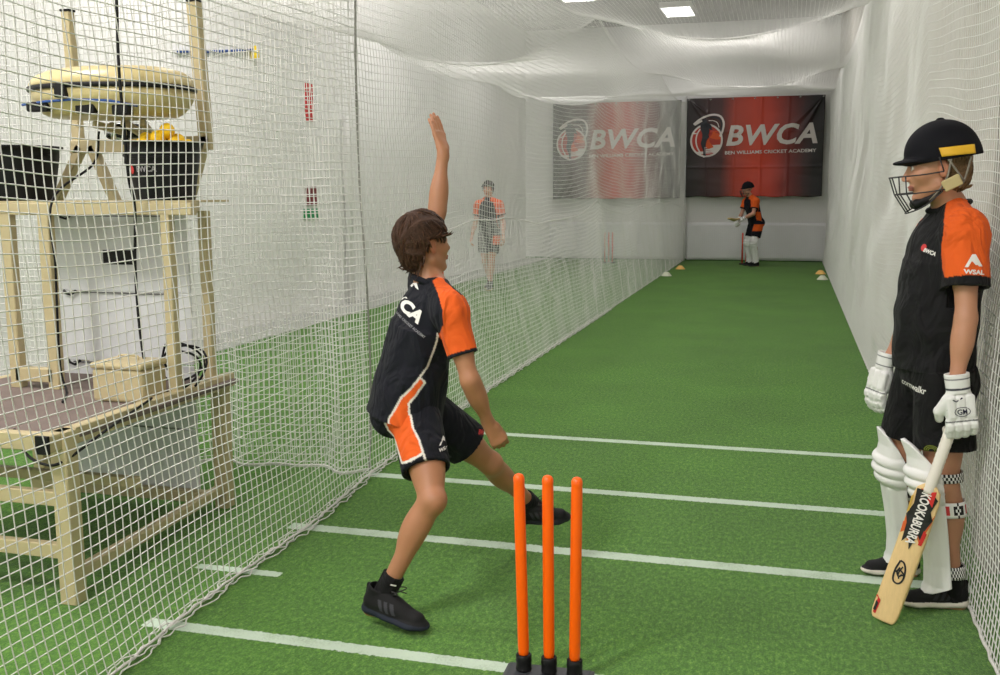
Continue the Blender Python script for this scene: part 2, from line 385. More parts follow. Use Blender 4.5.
# roof nets: sag between cross wires
WIRES = [-5.6, .6, 6.8, 13.0, 19.2, 24.4]
def roof(x0, x1, n, sd, extra):
    wr = np.array(WIRES)
    def f(u, v):
        y = -.6 + u*CELL; t = v/float(n); x = x0 + (x1 - x0)*t
        k = np.clip(np.searchsorted(wr, y, side='right') - 1, 0, len(wr) - 2); a = wr[k]; b = wr[k + 1]
        q = np.clip((y - a)/(b - a), 0, 1)
        hump = np.abs(np.sin(np.pi*q))**.7; end = np.clip((24.8 - y)/4.5, .12, 1)
        sag = extra*end*np.sin(np.pi*t)**.9*(1 - .5*hump) + .26*end*hump*(1 - np.sin(np.pi*t))
        z = NZ - .02 - sag + .03*snoise(np.stack([x, y*.7, y*0], -1).reshape(-1, 3), 2.0, sd, 2).reshape(y.shape)*np.sin(np.pi*t)
        return np.stack([x, y, z], -1)
    return f
for x0_, x1_, sd_, ex_, lb_ in ((NX, RX, 41, .34, 'white net stretched as a sagging roof over the right lane'), (LX, NX, 47, .55, 'white net sagging as a roof over the left lane beyond the divider')):
    rn = empty('roof_net', ((x0_ + x1_)/2, 12, NZ), 0, lb_, 'net'); fr_ = roof(x0_, x1_, 70, sd_, ex_)
    kid(net('mesh', fr_, 542, 70, lambda y: np.interp(y, [8, 20], [.0028, .0020]), None), rn)
    for yw in WIRES[1:5]:
        kid(tube('cross_wire', [tuple(fr_(np.array((yw + .6)/CELL), np.array(float(v))) + np.array([0, 0, .012])) for v in range(0, 71, 2)], .007, M_ROPE, sides=5), rn)
# cross net closing the left lane behind the machine
def net_cross(u, v):
    t = u/104.0; s = v/84.0; x = LX + (NX + .06 - LX)*t
    y = 5.34 + (.020 + .022*(1 - s))*np.sin(u*.62 + np.sin(x*3)) + .05*np.sin(x*5)*np.sin(np.pi*s) + .04*np.sin(x*13)*(1 - s) + .03*snoise(np.stack([x, s*3, x*0], -1).reshape(-1, 3), 3, 61, 2).reshape(x.shape)
    z = NZ*s - .06*np.sin(np.pi*t)*s; return np.stack([x + .02*np.sin(s*9), y, np.maximum(z, .012)], -1)
nc = empty('cross_net', (-4, 5.34, 0), 0, 'white net hanging across the left lane behind the bowling machine frame', 'net')
kid(net('mesh', net_cross, 104, 84, .0030, None), nc)
kid(tube('edge_rope', [tuple(net_cross(np.array(104.0), np.array(v))) for v in np.linspace(0, 84, 80)], .007, mat('dark_lacing', lin(158, 158, 152), .8, noise=.6, nscale=90), sides=5), nc)
kid(tube('hem_rope', [tuple(net_cross(np.array(u), np.array(0.0)) + np.array([0, 0, .01])) for u in np.linspace(0, 104, 240)], .007, M_ROPE, sides=5), nc)
kid(tube('top_rope', [tuple(net_cross(np.array(u), np.array(84.0))) for u in np.linspace(0, 104, 60)], .006, M_ROPE, sides=5), nc)
# end nets in front of the end wall
def net_end(xa, xb, n):
    def f(u, v):
        x = xa + (xb - xa)*u/float(n); z = .05 + v*CELL; y = YF - .22 + .02*np.sin(x*4 + z) ; return np.stack([x, y, z], -1)
    return f
net('end_net', net_end(NX + .02, RX, 69), 69, 82, .002, 'grey-white net in front of the end wall of the right lane')
net('end_net', net_end(LX, NX - .02, 69), 69, 82, .002, 'grey-white net in front of the end wall of the left lane')

# ------------------------------------------------------------------ flat print helpers
def text_vf(s, width, height, shear=0.0, bold=0.0, spacing=1.0, cuts=0):
    """Letters as a flat mesh, lower left corner at 0,0, fitted to width x height."""
    cu = bpy.data.curves.new('txt', 'FONT'); cu.body = s; cu.size = 1; cu.shear = shear; cu.offset = bold; cu.space_character = spacing
    cu.resolution_u = 3
    o = bpy.data.objects.new('txt', cu); C.objects.link(o)
    dg = bpy.context.evaluated_depsgraph_get(); me = bpy.data.meshes.new_from_object(o.evaluated_get(dg))
    bpy.data.objects.remove(o); bpy.data.curves.remove(cu)
    bm = bmesh.new(); bm.from_mesh(me); bpy.data.meshes.remove(me)
    bmesh.ops.triangulate(bm, faces=bm.faces[:])
    bmesh.ops.remove_doubles(bm, verts=bm.verts[:], dist=1e-5)
    if cuts: bmesh.ops.subdivide_edges(bm, edges=bm.edges[:], cuts=cuts, use_grid_fill=True); bmesh.ops.triangulate(bm, faces=bm.faces[:])
    V = np.array([v.co[:] for v in bm.verts]); bm.verts.index_update()
    F = np.array([[v.index for v in f.verts] for f in bm.faces]); bm.free()
    V = V[:, :2]; lo = V.min(0); hi = V.max(0)
    V = (V - lo)/(hi - lo)*np.array([width, height]); return V, F
def poly_vf(pts, cuts=0):
    bm = bmesh.new(); f = bm.faces.new([bm.verts.new((x, y, 0)) for x, y in pts]); bmesh.ops.triangulate(bm, faces=[f])
    if cuts: bmesh.ops.subdivide_edges(bm, edges=bm.edges[:], cuts=cuts, use_grid_fill=True); bmesh.ops.triangulate(bm, faces=bm.faces[:])
    bm.verts.index_update()
    V = np.array([v.co[:2] for v in bm.verts]); F = np.array([[v.index for v in g.verts] for g in bm.faces]); bm.free(); return V, F
def strip_vf(pts, wd, closed=False):
    """A band of width wd (or a list) along 2D points."""
    P = np.array(pts, float)
    if closed: P = np.vstack([P, P[:1]])
    T = np.gradient(P, axis=0); T /= np.linalg.norm(T, axis=1)[:, None] + 1e-9
    Nn = np.stack([-T[:, 1], T[:, 0]], 1); wd = np.broadcast_to(np.asarray(wd, float), (len(P),))[:, None]
    V = np.concatenate([P + Nn*wd/2, P - Nn*wd/2]); n = len(P)
    F = [(i, i + n, i + n + 1) for i in range(n - 1)] + [(i, i + n + 1, i + 1) for i in range(n - 1)]
    return V, np.array(F)
def ell_pts(cx, cy, rx, ry, n=40, a0=0.0, a1=360.0):
    a = np.radians(np.linspace(a0, a1, n)); return np.stack([cx + rx*np.cos(a), cy + ry*np.sin(a)], 1)

# ------------------------------------------------------------------ banners
def banner_material():
    m = bpy.data.materials.new('banner_cloth'); m.use_nodes = True; nt = m.node_tree; N = nt.nodes; L = nt.links
    b = N['Principled BSDF']; b.inputs['Roughness'].default_value = .42
    tc = N.new('ShaderNodeTexCoord'); sp = N.new('ShaderNodeSeparateXYZ'); L.new(tc.outputs['Object'], sp.inputs[0])
    nz = N.new('ShaderNodeTexNoise'); nz.inputs['Scale'].default_value = 2.2; nz.inputs['Detail'].default_value = 3; L.new(tc.outputs['Object'], nz.inputs[0])
    a = N.new('ShaderNodeMath'); a.operation = 'MULTIPLY_ADD'; L.new(nz.outputs[0], a.inputs[0]); a.inputs[1].default_value = .18; L.new(sp.outputs['X'], a.inputs[2])
    mr = N.new('ShaderNodeMapRange'); mr.inputs['From Min'].default_value = -1.53 + .09; mr.inputs['From Max'].default_value = 1.53 + .09; L.new(a.outputs[0], mr.inputs[0])
    cr = N.new('ShaderNodeValToRGB'); L.new(mr.outputs[0], cr.inputs[0]); e = cr.color_ramp.elements
    e[0].position = 0; e[0].color = (*lin(24, 18, 20), 1); e[1].position = 1; e[1].color = (*lin(16, 12, 14), 1)
    for p, c in ((.09, (44, 30, 32)), (.26, (72, 34, 32)), (.36, (170, 58, 38)), (.50, (206, 66, 40)), (.62, (196, 60, 40)), (.74, (130, 44, 38)), (.86, (62, 30, 32)), (.93, (22, 16, 18))):
        x = e.new(p); x.color = (*lin(*c), 1)
    L.new(cr.outputs[0], b.inputs['Base Color'])
    return m
M_BAN = banner_material()
M_LOGO_O = mat('logo_orange', lin(214, 84, 30), .5); M_LOGO_R = mat('logo_red', lin(176, 48, 34), .5)
M_LOGO_K = mat('logo_navy', lin(30, 30, 40), .5); M_LOGO_W = mat('logo_white', lin(216, 208, 204), .5); M_LOGO_G = mat('logo_grey', lin(150, 146, 150), .5)
BWX, BWZ = 3.06, 2.26
def ban_y(x, z):      # cloth relief, object space (x to the right, z up, 0 at centre)
    seams = sum(.010*np.exp(-((x - s)/.03)**2) for s in (-1.05, -.45, .15, .75)) + sum(.007*np.exp(-((z - s)/.025)**2) for s in (-.45, .35))
    P = np.stack([x*1.2, z*1.2, x*0], -1).reshape(-1, 3)
    r = .022*snoise(P, 2.6, 5, 3).reshape(x.shape)
    for cx, cz, ang in ((1.5, 1.12, 225), (-1.5, 1.12, -52), (-1.5, 1.12, -38), (1.5, 1.12, 240)):   # pull folds from the corners
        dx = x - cx; dz = z - cz; q = np.hypot(dx, dz); th = np.degrees(np.arctan2(dz, dx)) % 360
        dd = (th - ang % 360 + 180) % 360 - 180
        r = r - .03*np.exp(-(dd/4.5)**2)*np.exp(-(q/1.1)**2)*np.minimum(q*4, 1)
    return r - seams
def emblem():
    """The academy's round mark, in units of the banner, centred near its ball."""
    k = .00297; ox, oz = 215, 420
    f = lambda pts: np.array([((x - ox)*k*1.03, -(y - oz)*k) for x, y in pts])
    out = []
    out.append((M_LOGO_W, poly_vf(f(ell_pts(218, 420, 122, 128, 48)))))
    out.append((M_LOGO_R, poly_vf(f(ell_pts(218, 420, 108, 114, 48)))))
    out.append((M_LOGO_O, poly_vf(f([(262, 352), (312, 350), (322, 400), (310, 440), (280, 470), (236, 486), (214, 470), (216, 430), (240, 400), (262, 372)]))))
    out.append((M_LOGO_W, strip_vf(f(cat([(170, 330), (148, 370), (140, 420), (150, 470), (178, 520)], 6)), .032)))
    out.append((M_LOGO_W, strip_vf(f(cat([(212, 500), (250, 508), (284, 520), (230, 540), (196, 548)], 6)), .02)))
    out.append((M_LOGO_W, strip_vf(f(cat([(120, 296), (160, 262), (210, 236), (270, 224), (320, 240), (344, 290), (336, 350), (318, 392)], 6)), .045)))
    out.append((M_LOGO_K, strip_vf(f(cat([(244, 244), (284, 246), (314, 262), (330, 300), (324, 352)], 6)), .034)))
    out.append((M_LOGO_W, strip_vf(f(cat([(232, 268), (266, 270), (296, 286), (310, 322)], 6)), .020)))
    out.append((M_LOGO_W, poly_vf(f([(122, 290), (180, 262), (186, 274), (130, 306)]))))
    man = [(188, 262), (204, 254), (216, 262), (220, 282), (246, 298), (258, 318), (250, 336), (236, 330), (240, 352), (232, 380), (238, 392), (222, 414), (216, 440), (212, 470), (214, 520), (218, 538), (196, 534), (196, 500), (182, 466), (176, 440), (186, 400), (186, 370), (174, 340), (170, 300), (180, 284), (190, 280)]
    out.append((M_LOGO_K, poly_vf(f(man))))
    out.append((M_LOGO_G, strip_vf(f([(206, 470), (210, 530)]), .016)))
    return out
def banner(x0, z0, dz, label, group):
    o = empty('banner', (x0, YF - .27, z0), 0, label, 'banner')
    nx, nz = 190, 130
    X, Z = np.meshgrid(np.linspace(-BWX/2, BWX/2, nx), np.linspace(-BWZ/2, BWZ/2, nz), indexing='ij')
    edge = .012*np.sin(X*9)*(Z < 0)*(np.abs(Z)/1.13)**6
    V = np.stack([X, ban_y(X, Z), Z + edge], -1).reshape(-1, 3); idx = np.arange(nx*nz).reshape(nx, nz)
    F = np.stack([idx[:-1, :-1], idx[1:, :-1], idx[1:, 1:], idx[:-1, 1:]], -1).reshape(-1, 4)
    s = link('sheet', np_mesh('sheet', V, F), M_BAN, o, smooth=True); sm = s.modifiers.new('s', 'SOLIDIFY'); sm.thickness = .003; sm.offset = 1
    def put(name, items, ox, oz, rot=0.0, lift=.014, par=s):
        bm = bmesh.new(); mats = []; c_, s_ = math.cos(rot), math.sin(rot)
        for li, (m, (V2, F2)) in enumerate(items):
            if m not in mats: mats.append(m)
            x = ox + V2[:, 0]*c_ - V2[:, 1]*s_; z = oz + V2[:, 0]*s_ + V2[:, 1]*c_
            y = ban_y(x, z) - lift - li*.0012
            vs = [bm.verts.new(p) for p in zip(x, y, z)]
            for f in F2:
                try: g = bm.faces.new([vs[i] for i in f]); g.material_index = mats.index(m)
                except ValueError: pass
        return link(name, bm_mesh(name, bm), mats, par)
    rot = math.radians(.8)
    put('lettering', [(M_LOGO_W, text_vf('BWCA', 2.02, .47, shear=.22, bold=.028, spacing=1.04, cuts=2))], .88 - 1.50, 2.66 - 2.63, rot)
    put('small_lettering', [(M_LOGO_W, text_vf('BEN WILLIAMS CRICKET ACADEMY', 2.02, .078, bold=.02, cuts=1))], .88 - 1.52, 2.47 - 2.63, rot)
    put('emblem', emblem(), -2.585 + 215*.00301 + .88 - .02, 4.078 - 420*.00305 - 2.63 + .0, 0)
    rings = [(-BWX/2 + .04 + i*(BWX - .08)/6, BWZ/2 - .03) for i in range(7)]
    for rx, rz in rings:
        bm = bmesh.new(); lathe('', [(.010, -.004), (.022, -.004), (.022, .004), (.010, .004), (.010, -.004)], None, seg=10, bm_in=bm, M=Matrix.Translation((rx, float(ban_y(np.array(rx), np.array(rz))) - .006, rz)) @ Matrix.Rotation(math.pi/2, 4, 'X'))
        link('eyelet', bm_mesh('eyelet', bm), M_CHROME, s, True)
        tube('hanging_cord', [(rx, float(ban_y(np.array(rx), np.array(rz))), rz), (rx + .01, .0, rz + .12)], .004, M_ROPE, o, 5)
    return o
banner(-.88, 2.63, 0, 'red and black printed banner hanging behind the far batter in the right lane', 'banners')
banner(-4.07, 2.60, 0, 'red and black printed banner seen through the divider net in the left lane', 'banners')

# ------------------------------------------------------------------ stumps
def bases(name, x, y, rz, s_mat, label, dx=.0885, full=True, sockets=True):
    t = empty(name, (x, y, 0), rz, label, 'stumps')
    bm = bmesh.new(); add_box(bm, (-.155, -.115, .0), (.150, .060, .018), .008, None, 2)
    for v in bm.verts:
        if v.co.z > .012: v.co.x *= .95; v.co.y *= .88
    link('base_plate', bm_mesh('base_plate', bm), mat('grey_base', lin(58, 60, 64), .45, noise=.15, nscale=30), t)
    for i in range(3):
        sx = (i - 1)*dx
        lathe('socket', [(0, .020), (.026, .020), (.028, .026), (.0265, .030), (.0265, .05), (.028, .056), (.0265, .062), (.027, .074), (.021, .078), (.021, .07), (0, .07)], M_BLACK, t, 20, Matrix.Translation((sx, 0, 0)))
        tilt = Matrix.Translation((sx, 0, .064)) @ Matrix.Rotation((i - 1)*.016 - .009, 4, 'Y') @ Matrix.Diagonal((1, 1, 1.032, 1))
        lathe('stump', [(0, 0), (.014, 0), (.018, .018), (.0192, .04), (.0192, .585), (.0185, .60), (.0195, .606), (.0185, .618), (.014, .626), (.006, .630), (0, .6305)], s_mat, t, 24, tilt)
    return t
bases('stumps', -.744, 3.190, math.radians(2), M_STUMP, 'bright orange plastic stumps on a dark base in front of the bowler')
def wooden(name, x, y, label):
    t = empty(name, (x, y, 0), 0, label, 'stumps')
    box_obj('base_plate', (-.15, -.06, 0), (.15, .06, .03), M_BLACK, t, .006)
    for i in range(3):
        lathe('stump', [(0, .02), (.018, .02), (.018, .69), (.013, .705), (0, .71)], M_REDST, t, 14, Matrix.Translation(((i - 1)*.088, 0, 0)))
    return t
wooden('stumps', -.935, 23.35, 'coral stumps beside the far batter in front of the end wall')
wooden('stumps', -4.02, 23.2, 'coral stumps at the end of the left lane seen through the net')

# ------------------------------------------------------------------ marker cones
def cone(x, y, m, label, h=.06):
    o = lathe('marker_cone', [(.10, .0), (.105, .004), (.098, .010), (.040, h), (.034, h + .003), (.032, h), (.09, .008), (.10, .0)], m, None, 28)
    o.location = (x, y, 0); return tag(o, label, 'cone', None)
cone(-2.30, 19.9, M_CONEW, 'pale saucer cone poking out under the divider net', .075)
cone(-2.22, 21.7, M_CONEY, 'yellow saucer cone near the divider net and the end wall', .075)
cone(.60, 19.7, M_CONEW, 'pale saucer cone by the right net, the nearer of two', .075)
cone(.60, 21.0, M_CONEY, 'yellowish saucer cone by the right net, the farther of two', .075)

# ------------------------------------------------------------------ bowling machine stand
st = empty('machine_stand', (-3.3, 3.9, 0), 0, 'tall cream steel stand with a ply deck behind the divider net', 'stand')
def sp(o):
    o.parent = st; o.matrix_parent_inverse = Matrix.Translation((3.3, -3.9, 0)); return o
S8 = .075
for x, y, z in ((-2.76, 3.31, .72), (-3.98, 3.31, .72), (-2.84, 4.60, .70), (-3.98, 4.60, .70)):
    sp(beams('leg', [((x, y, 0.0), (x, y, z))], S8, S8, M_CREAM))
sp(box_obj('deck', (-4.0, 3.33, .672), (-2.74, 4.62, .692), M_DECK, None, .002))
sp(beams('deck_frame', [((-2.76, 3.20, .685), (-2.80, 4.64, .685)), ((-4.0, 3.31, .665), (-2.80, 3.31, .665)), ((-3.98, 3.31, .66), (-3.98, 4.6, .66)), ((-3.98, 4.6, .66), (-2.84, 4.6, .66))], .05, .07, M_CREAM))
sp(box_obj('end_cap', (-2.79, 3.185, .648), (-2.73, 3.20, .722), M_BLACK, None, .003))
sp(beams('rail', [((-2.78, 3.34, .10), (-2.85, 4.6, .10))], .05, .05, M_CREAM))
sp(beams('rail', [((-2.80, 3.31, .435), (-3.98, 3.31, .435))], .04, .06, M_CREAM))
sp(beams('rail', [((-2.80, 3.31, .215), (-3.98, 3.31, .215))], .04, .06, M_CREAM))
sp(beams('rail', [((-2.85, 3.9, .33), (-3.98, 3.9, .33))], .04, .05, M_CREAM))
sp(beams('rail', [((-2.86, 4.5, .08), (-3.96, 4.5, .08))], .05, .06, M_CREAM))
for x, y in ((-2.80, 4.15), (-3.475, 4.15), (-3.70, 4.15), (-2.90, 4.62), (-3.72, 4.66)):
    sp(beams('tower_leg', [((x, y, .69), (x, y, 1.56))], .048 if y > 4.2 or x > -3 else .062, .05, M_CREAM))
sp(beams('tower_rail', [((-3.70, 4.15, .76), (-3.475, 4.15, .76))], .05, .07, M_CREAM))
sp(beams('table_frame', [((-4.05, 4.15, 1.578), (-2.655, 4.15, 1.578)), ((-4.05, 4.70, 1.578), (-2.98, 4.70, 1.578)), ((-4.0, 4.15, 1.578), (-4.0, 4.70, 1.578)), ((-2.84, 4.15, 1.578), (-3.0, 4.70, 1.578))], .05, .058, M_CREAM))
sp(box_obj('table_top', (-4.03, 4.13, 1.6065), (-2.68, 4.50, 1.6165), M_CREAM, None, .002))
sp(beams('brace', [((-3.84, 4.66, 1.58), (-3.64, 4.66, 1.90))], .055, .045, M_CREAM))
sp(beams('brace', [((-3.44, 4.66, 1.58), (-3.58, 4.66, 1.90))], .055, .045, M_CREAM))
sp(beams('brace', [((-3.02, 4.66, 1.58), (-2.90, 4.66, 1.92))], .055, .045, M_CREAM))
sp(beams('cross_bar', [((-3.70, 4.66, 1.895), (-2.86, 4.66, 1.905))], .055, .07, M_CREAM))
sp(beams('upright', [((-3.69, 4.70, 1.86), (-3.71, 4.70, 2.60))], .05, .05, M_CREAM))
sp(beams('upright', [((-2.89, 4.66, 1.90), (-2.925, 4.66, 2.60))], .062, .055, M_CREAM))
for x in (-3.71, -2.925):
    sp(box_obj('post_cap', (x - .03, 4.63 if x > -3 else 4.672, 2.60), (x + .03, 4.69 if x > -3 else 4.728, 2.612), M_BLACK, None, .003))

# white board hung below the table, with hooks, seams and a printed label
bd = empty('white_board', (-3.35, 4.56, 0), 0, 'large pale board hanging inside the cream machine stand', 'board')
def bp_(o): o.parent = bd; o.matrix_parent_inverse = Matrix.Translation((3.35, -4.56, 0)); return o
bm = bmesh.new()
for z0, z1 in ((.05, .42), (.425, .76), (.765, 1.135), (1.14, 1.545)):
    add_box(bm, (-3.76, 4.545, z0), (-2.955, 4.562, z1), .004)
bp_(link('sheet', bm_mesh('sheet', bm), M_GREYBOARD))
for z in (1.53, 1.13, .755, .42):
    bp_(tube('hook', [(-3.72, 4.545, z + .01), (-3.70, 4.525, z), (-3.66, 4.52, z - .01), (-3.63, 4.525, z + .012)], .007, M_BLACK, None, 6))
    bp_(tube('rod', [(-3.68, 4.535, z + .004), (-3.02, 4.535, z + .004)], .004, mat('dull_rod', lin(120, 120, 122), .4, .6), None, 5))
lb = bp_(box_obj('label', (-3.46, 4.538, 1.283), (-3.27, 4.5445, 1.358), M_BLACK, None, .002))
V2, F2 = text_vf('BOLA', .15, .045, bold=.03)
vv = np.stack([-3.44 + V2[:, 0], np.full(len(V2), 4.5365), 1.298 + V2[:, 1]], 1)
tl = link('lettering', np_mesh('lettering', vv, F2), M_WHITE); tl.parent = lb; tl.matrix_parent_inverse = Matrix.Translation((3.35, -4.56, 0))

# ------------------------------------------------------------------ bowling machine head
bmn = empty('bowling_machine', (-3.165, 4.30, 0), 0, 'flat cream oval bowling machine on top of the stand', 'bowling machine')
def sup(n_ang, rx, ry, e=2.2):
    a = np.linspace(0, 2*math.pi, n_ang, endpoint=False); c = np.cos(a); s = np.sin(a)
    return np.stack([rx*np.sign(c)*np.abs(c)**(2/e), ry*np.sign(s)*np.abs(s)**(2/e)], 1)
def shell(name, secs, m, par, capb=True, capt=True, n=56):
    V = []; F = []
    for rx, ry, z, ox in secs:
        q = sup(n, rx, ry); V.append(np.stack([q[:, 0] + ox, q[:, 1], np.full(n, z)], 1))
    V = np.concatenate(V)
    bm = bmesh.new(); vs = [bm.verts.new(v) for v in V]
    for i in range(len(secs) - 1):
        for j in range(n): bm.faces.new((vs[i*n+j], vs[i*n+(j+1) % n], vs[(i+1)*n+(j+1) % n], vs[(i+1)*n+j]))
    if capb: bm.faces.new(vs[:n][::-1])
    if capt: bm.faces.new(vs[-n:])
    bmesh.ops.recalc_face_normals(bm, faces=bm.faces[:])
    return link(name, bm_mesh(name, bm), m, par, True)
SCX = Matrix.Diagonal((.84, .86, 1, 1))
n0 = set(bpy.data.objects)
shell('top_cover', [(.475, .345, 2.150, 0), (.478, .348, 2.158, 0), (.470, .340, 2.178, 0), (.445, .318, 2.203, .01), (.40, .28, 2.222, .02), (.33, .22, 2.236, .03), (.22, .14, 2.244, .04), (.08, .05, 2.246, .05)], M_SHELL, bmn)
rim = shell('rim_strip', [(.483, .353, 2.130, 0), (.487, .357, 2.134, 0), (.487, .357, 2.148, 0), (.483, .353, 2.151, 0)], M_BLACK, bmn)
hull = shell('lower_cover', [(.30, .20, 2.010, .0), (.37, .25, 2.013, .0), (.41, .28, 2.028, 0), (.445, .315, 2.06, 0), (.465, .335, 2.09, 0), (.475, .345, 2.131, 0)], M_SHELL, bmn)
for lo, hi in (((-.34, -.305, 2.03), (-.20, -.25, 2.075)), ((-.02, -.305, 2.015), (.10, -.25, 2.070)), ((.20, -.29, 2.005), (.30, -.23, 2.05))):
    b_ = box_obj('opening', lo, hi, M_BLACK, hull, .008)
box_obj('opening_guard', (-.10, -.365, 2.085), (-.03, -.33, 2.15), M_BLACK, hull, .006)
tube('blue_line', [(-.40, -.26, 2.065), (-.2, -.318, 2.072), (0, -.335, 2.076), (.2, -.31, 2.068), (.34, -.25, 2.045)], .006, M_BLUEL, hull, 6)
for sx in (-.20, .17):    # the two throwing wheels between the covers
    lathe('wheel', [(0, 2.03), (.15, 2.03), (.165, 2.04), (.168, 2.07), (.165, 2.10), (.15, 2.11), (0, 2.11)], M_DARK, bmn, 28, Matrix.Translation((sx, -.02, 0)))
bm = bmesh.new()
for a, b in (((-.07, .33, 1.94), (-.19, .06, 1.99)), ((.02, .33, 1.94), (.14, .06, 1.99)), ((-.02, .34, 1.93), (-.02, .10, 2.0))): beam(bm, a, b, .035, .035)
link('cradle', bm_mesh('cradle', bm), M_CREAM, bmn)
for o in set(bpy.data.objects) - n0: o.data.transform(SCX)
lathe('pivot', [(0, -.05), (.042, -.05), (.046, -.04), (.046, .04), (.042, .05), (0, .05)], M_CHROME, bmn, 20, Matrix.Translation((-.18, .26, 1.965)) @ Matrix.Rotation(math.pi/2, 4, 'X'))
box_obj('motor', (-.15, .2, 1.93), (-.04, .32, 2.0), M_BLACK, bmn, .012)
tube('knob_arm', [(-.12, .25, 1.95), (-.10, .22, 1.87), (-.09, .2, 1.80)], .012, M_BLACK, bmn, 8)

# ------------------------------------------------------------------ buckets and balls
def bucket(x, y, rt, rb, h, label, word=False):
    t = empty('bucket', (x, y, 1.617), 0, label, 'bucket')
    lathe('body', [(0, .004), (rb*.9, .004), (rb, 0), (rb + .002, .01), (rt*.97, h*.82), (rt*.975, h*.86), (rt, h*.95), (rt + .012, h*.96), (rt + .012, h), (rt - .004, h), (rt*.95, h*.85), (rb*.96, .012), (0, .012)], M_BLACK, t, 40)
    a = np.linspace(-.15, math.pi + .15, 22)
    tube('handle', [(rt*1.02*math.cos(q), -.02 - .16*math.sin(q), h*.9 - .02 - .03*math.sin(q)) for q in a], .004, M_BLACK, t, 6)
    if word:
        V2, F2 = text_vf('BWCA', .105, .028, bold=.03, cuts=1); zc = h*.48
        rw = lambda zz: rb + .002 + (rt*.97 - rb)*zz/(.82*h) + .003
        r = rw(zc + V2[:, 1]); ang = -math.pi/2 + (V2[:, 0] - .045)/r
        link('lettering', np_mesh('lettering', np.stack([r*np.cos(ang), r*np.sin(ang), zc + V2[:, 1]], 1), F2), M_LOGO_G, t)
        V2, F2 = poly_vf(ell_pts(-.075, .012, .018, .02, 20), 1); r = rw(zc + V2[:, 1]); ang = -math.pi/2 + (V2[:, 0] - .01)/r
        link('emblem', np_mesh('emblem', np.stack([r*np.cos(ang), r*np.sin(ang), zc + V2[:, 1]], 1), F2), M_PINK, t)
    return t
bucket(-2.905, 4.305, .175, .135, .275, 'black plastic bucket full of yellow balls on the stand', True)
bucket(-3.81, 4.33, .235, .19, .27, 'black plastic bucket at the left end of the stand')
ball_m = None
def ball(x, y, z, label, par=None):
    global ball_m
    if ball_m is None:
        bm = bmesh.new(); bmesh.ops.create_icosphere(bm, subdivisions=4, radius=.036)
        for v in bm.verts:
            p = v.co.normalized(); d = math.sin(p.x*22)*math.sin(p.y*22)*math.sin(p.z*22)
            v.co = p*(.036 - .0016*max(0, d)*3)
        ball_m = bm_mesh('ball', bm); o = link('ball', ball_m, M_YELLOW, None, True)
    else:
        o = bpy.data.objects.new('ball', ball_m); C.objects.link(o)
    o.location = (x, y, z); o.rotation_euler = (x*9, y*7, z*5)
    return tag(o, label, 'ball', 'yellow dimpled balls in the bucket on the stand')
lab_b = {}
bx, by, bz = -2.905, 4.305, 1.617 + .262
pts = [(-.10, -.09, -.012), (-.03, -.12, -.005), (.045, -.11, -.014), (.105, -.07, -.008), (-.13, -.01, -.014), (-.06, -.045, .024), (.01, -.055, .030), (.075, -.02, .000), (-.095, .05, .0), (-.025, .03, .034), (.05, .045, .020), (.12, .02, -.01), (.0, .11, .0), (-.07, .11, -.01), (.075, .11, -.01), (.045, -.03, .065)]
for i, (dx, dy, dz) in enumerate(pts):
    ball(bx + dx, by + dy, bz + dz, 'yellow dimpled ball resting on top of the heap in the bucket' if i == 15 else 'yellow dimpled ball heaped in the black bucket on the stand')
# beige case on the deck
t = empty('plastic_case', (-2.965, 4.03, .692), 0, 'cream plastic case standing on the ply deck of the stand', 'case')
bm = bmesh.new(); add_box(bm, (-.135, -.10, 0), (.135, .10, .155), .018, None, 3)
link('body', bm_mesh('body', bm), M_CREAM, t)
bm = bmesh.new(); add_box(bm, (-.14, -.105, .155), (.14, .105, .185), .012, None, 2); link('lid', bm_mesh('lid', bm), M_CREAM, t)
tube('handle', cat([(-.05, 0, .183), (-.045, 0, .205), (.045, 0, .205), (.05, 0, .183)], 6), .006, M_CREAM, t, 6)
# cables
tag(tube('power_cable', cat([(-2.84, 3.93, 3.45), (-2.845, 3.93, 2.6), (-2.855, 3.93, 2.2), (-2.86, 3.95, 1.95), (-2.88, 3.99, 1.72), (-2.90, 4.05, 1.58), (-2.93, 4.07, 1.3), (-2.93, 4.08, 1.0), (-2.90, 4.08, .80), (-2.86, 4.12, .715), (-2.82, 4.2, .70)], 8), .0075, M_BLACK, None, 6), 'black cable hanging past the oval machine down to the deck', 'cable')
tag(tube('control_cable', cat([(-3.37, 4.45, 1.96), (-3.375, 4.40, 1.8), (-3.38, 4.09, 1.62), (-3.38, 4.08, 1.3), (-3.39, 4.08, 1.0), (-3.39, 4.08, .8), (-3.34, 4.05, .702), (-3.2, 3.85, .70)], 8), .006, M_BLACK, None, 6), 'thin black cable hanging in front of the pale board', 'cable')
loops = []
for k, (cx, cy, rr, sx) in enumerate(((-2.84, 4.30, .11, 1.0), (-2.80, 4.22, .09, .8), (-2.93, 4.38, .10, 1.2))):
    loops.append([(cx + rr*sx*math.cos(a), cy + .04*math.sin(a*2 + k), .80 + rr*math.sin(a) + .01*k) for a in np.linspace(0, 2*math.pi, 26)])
loops.append(cat([(-3.02, 3.34, .70), (-2.93, 3.29, .62), (-2.83, 3.27, .585), (-2.74, 3.28, .60), (-2.70, 3.5, .68), (-2.76, 3.9, .73)], 8))
tag(tube('cable_coil', loops, .006, M_BLACK, None, 6), 'loose black cable coiled at the right edge of the deck', 'cable')
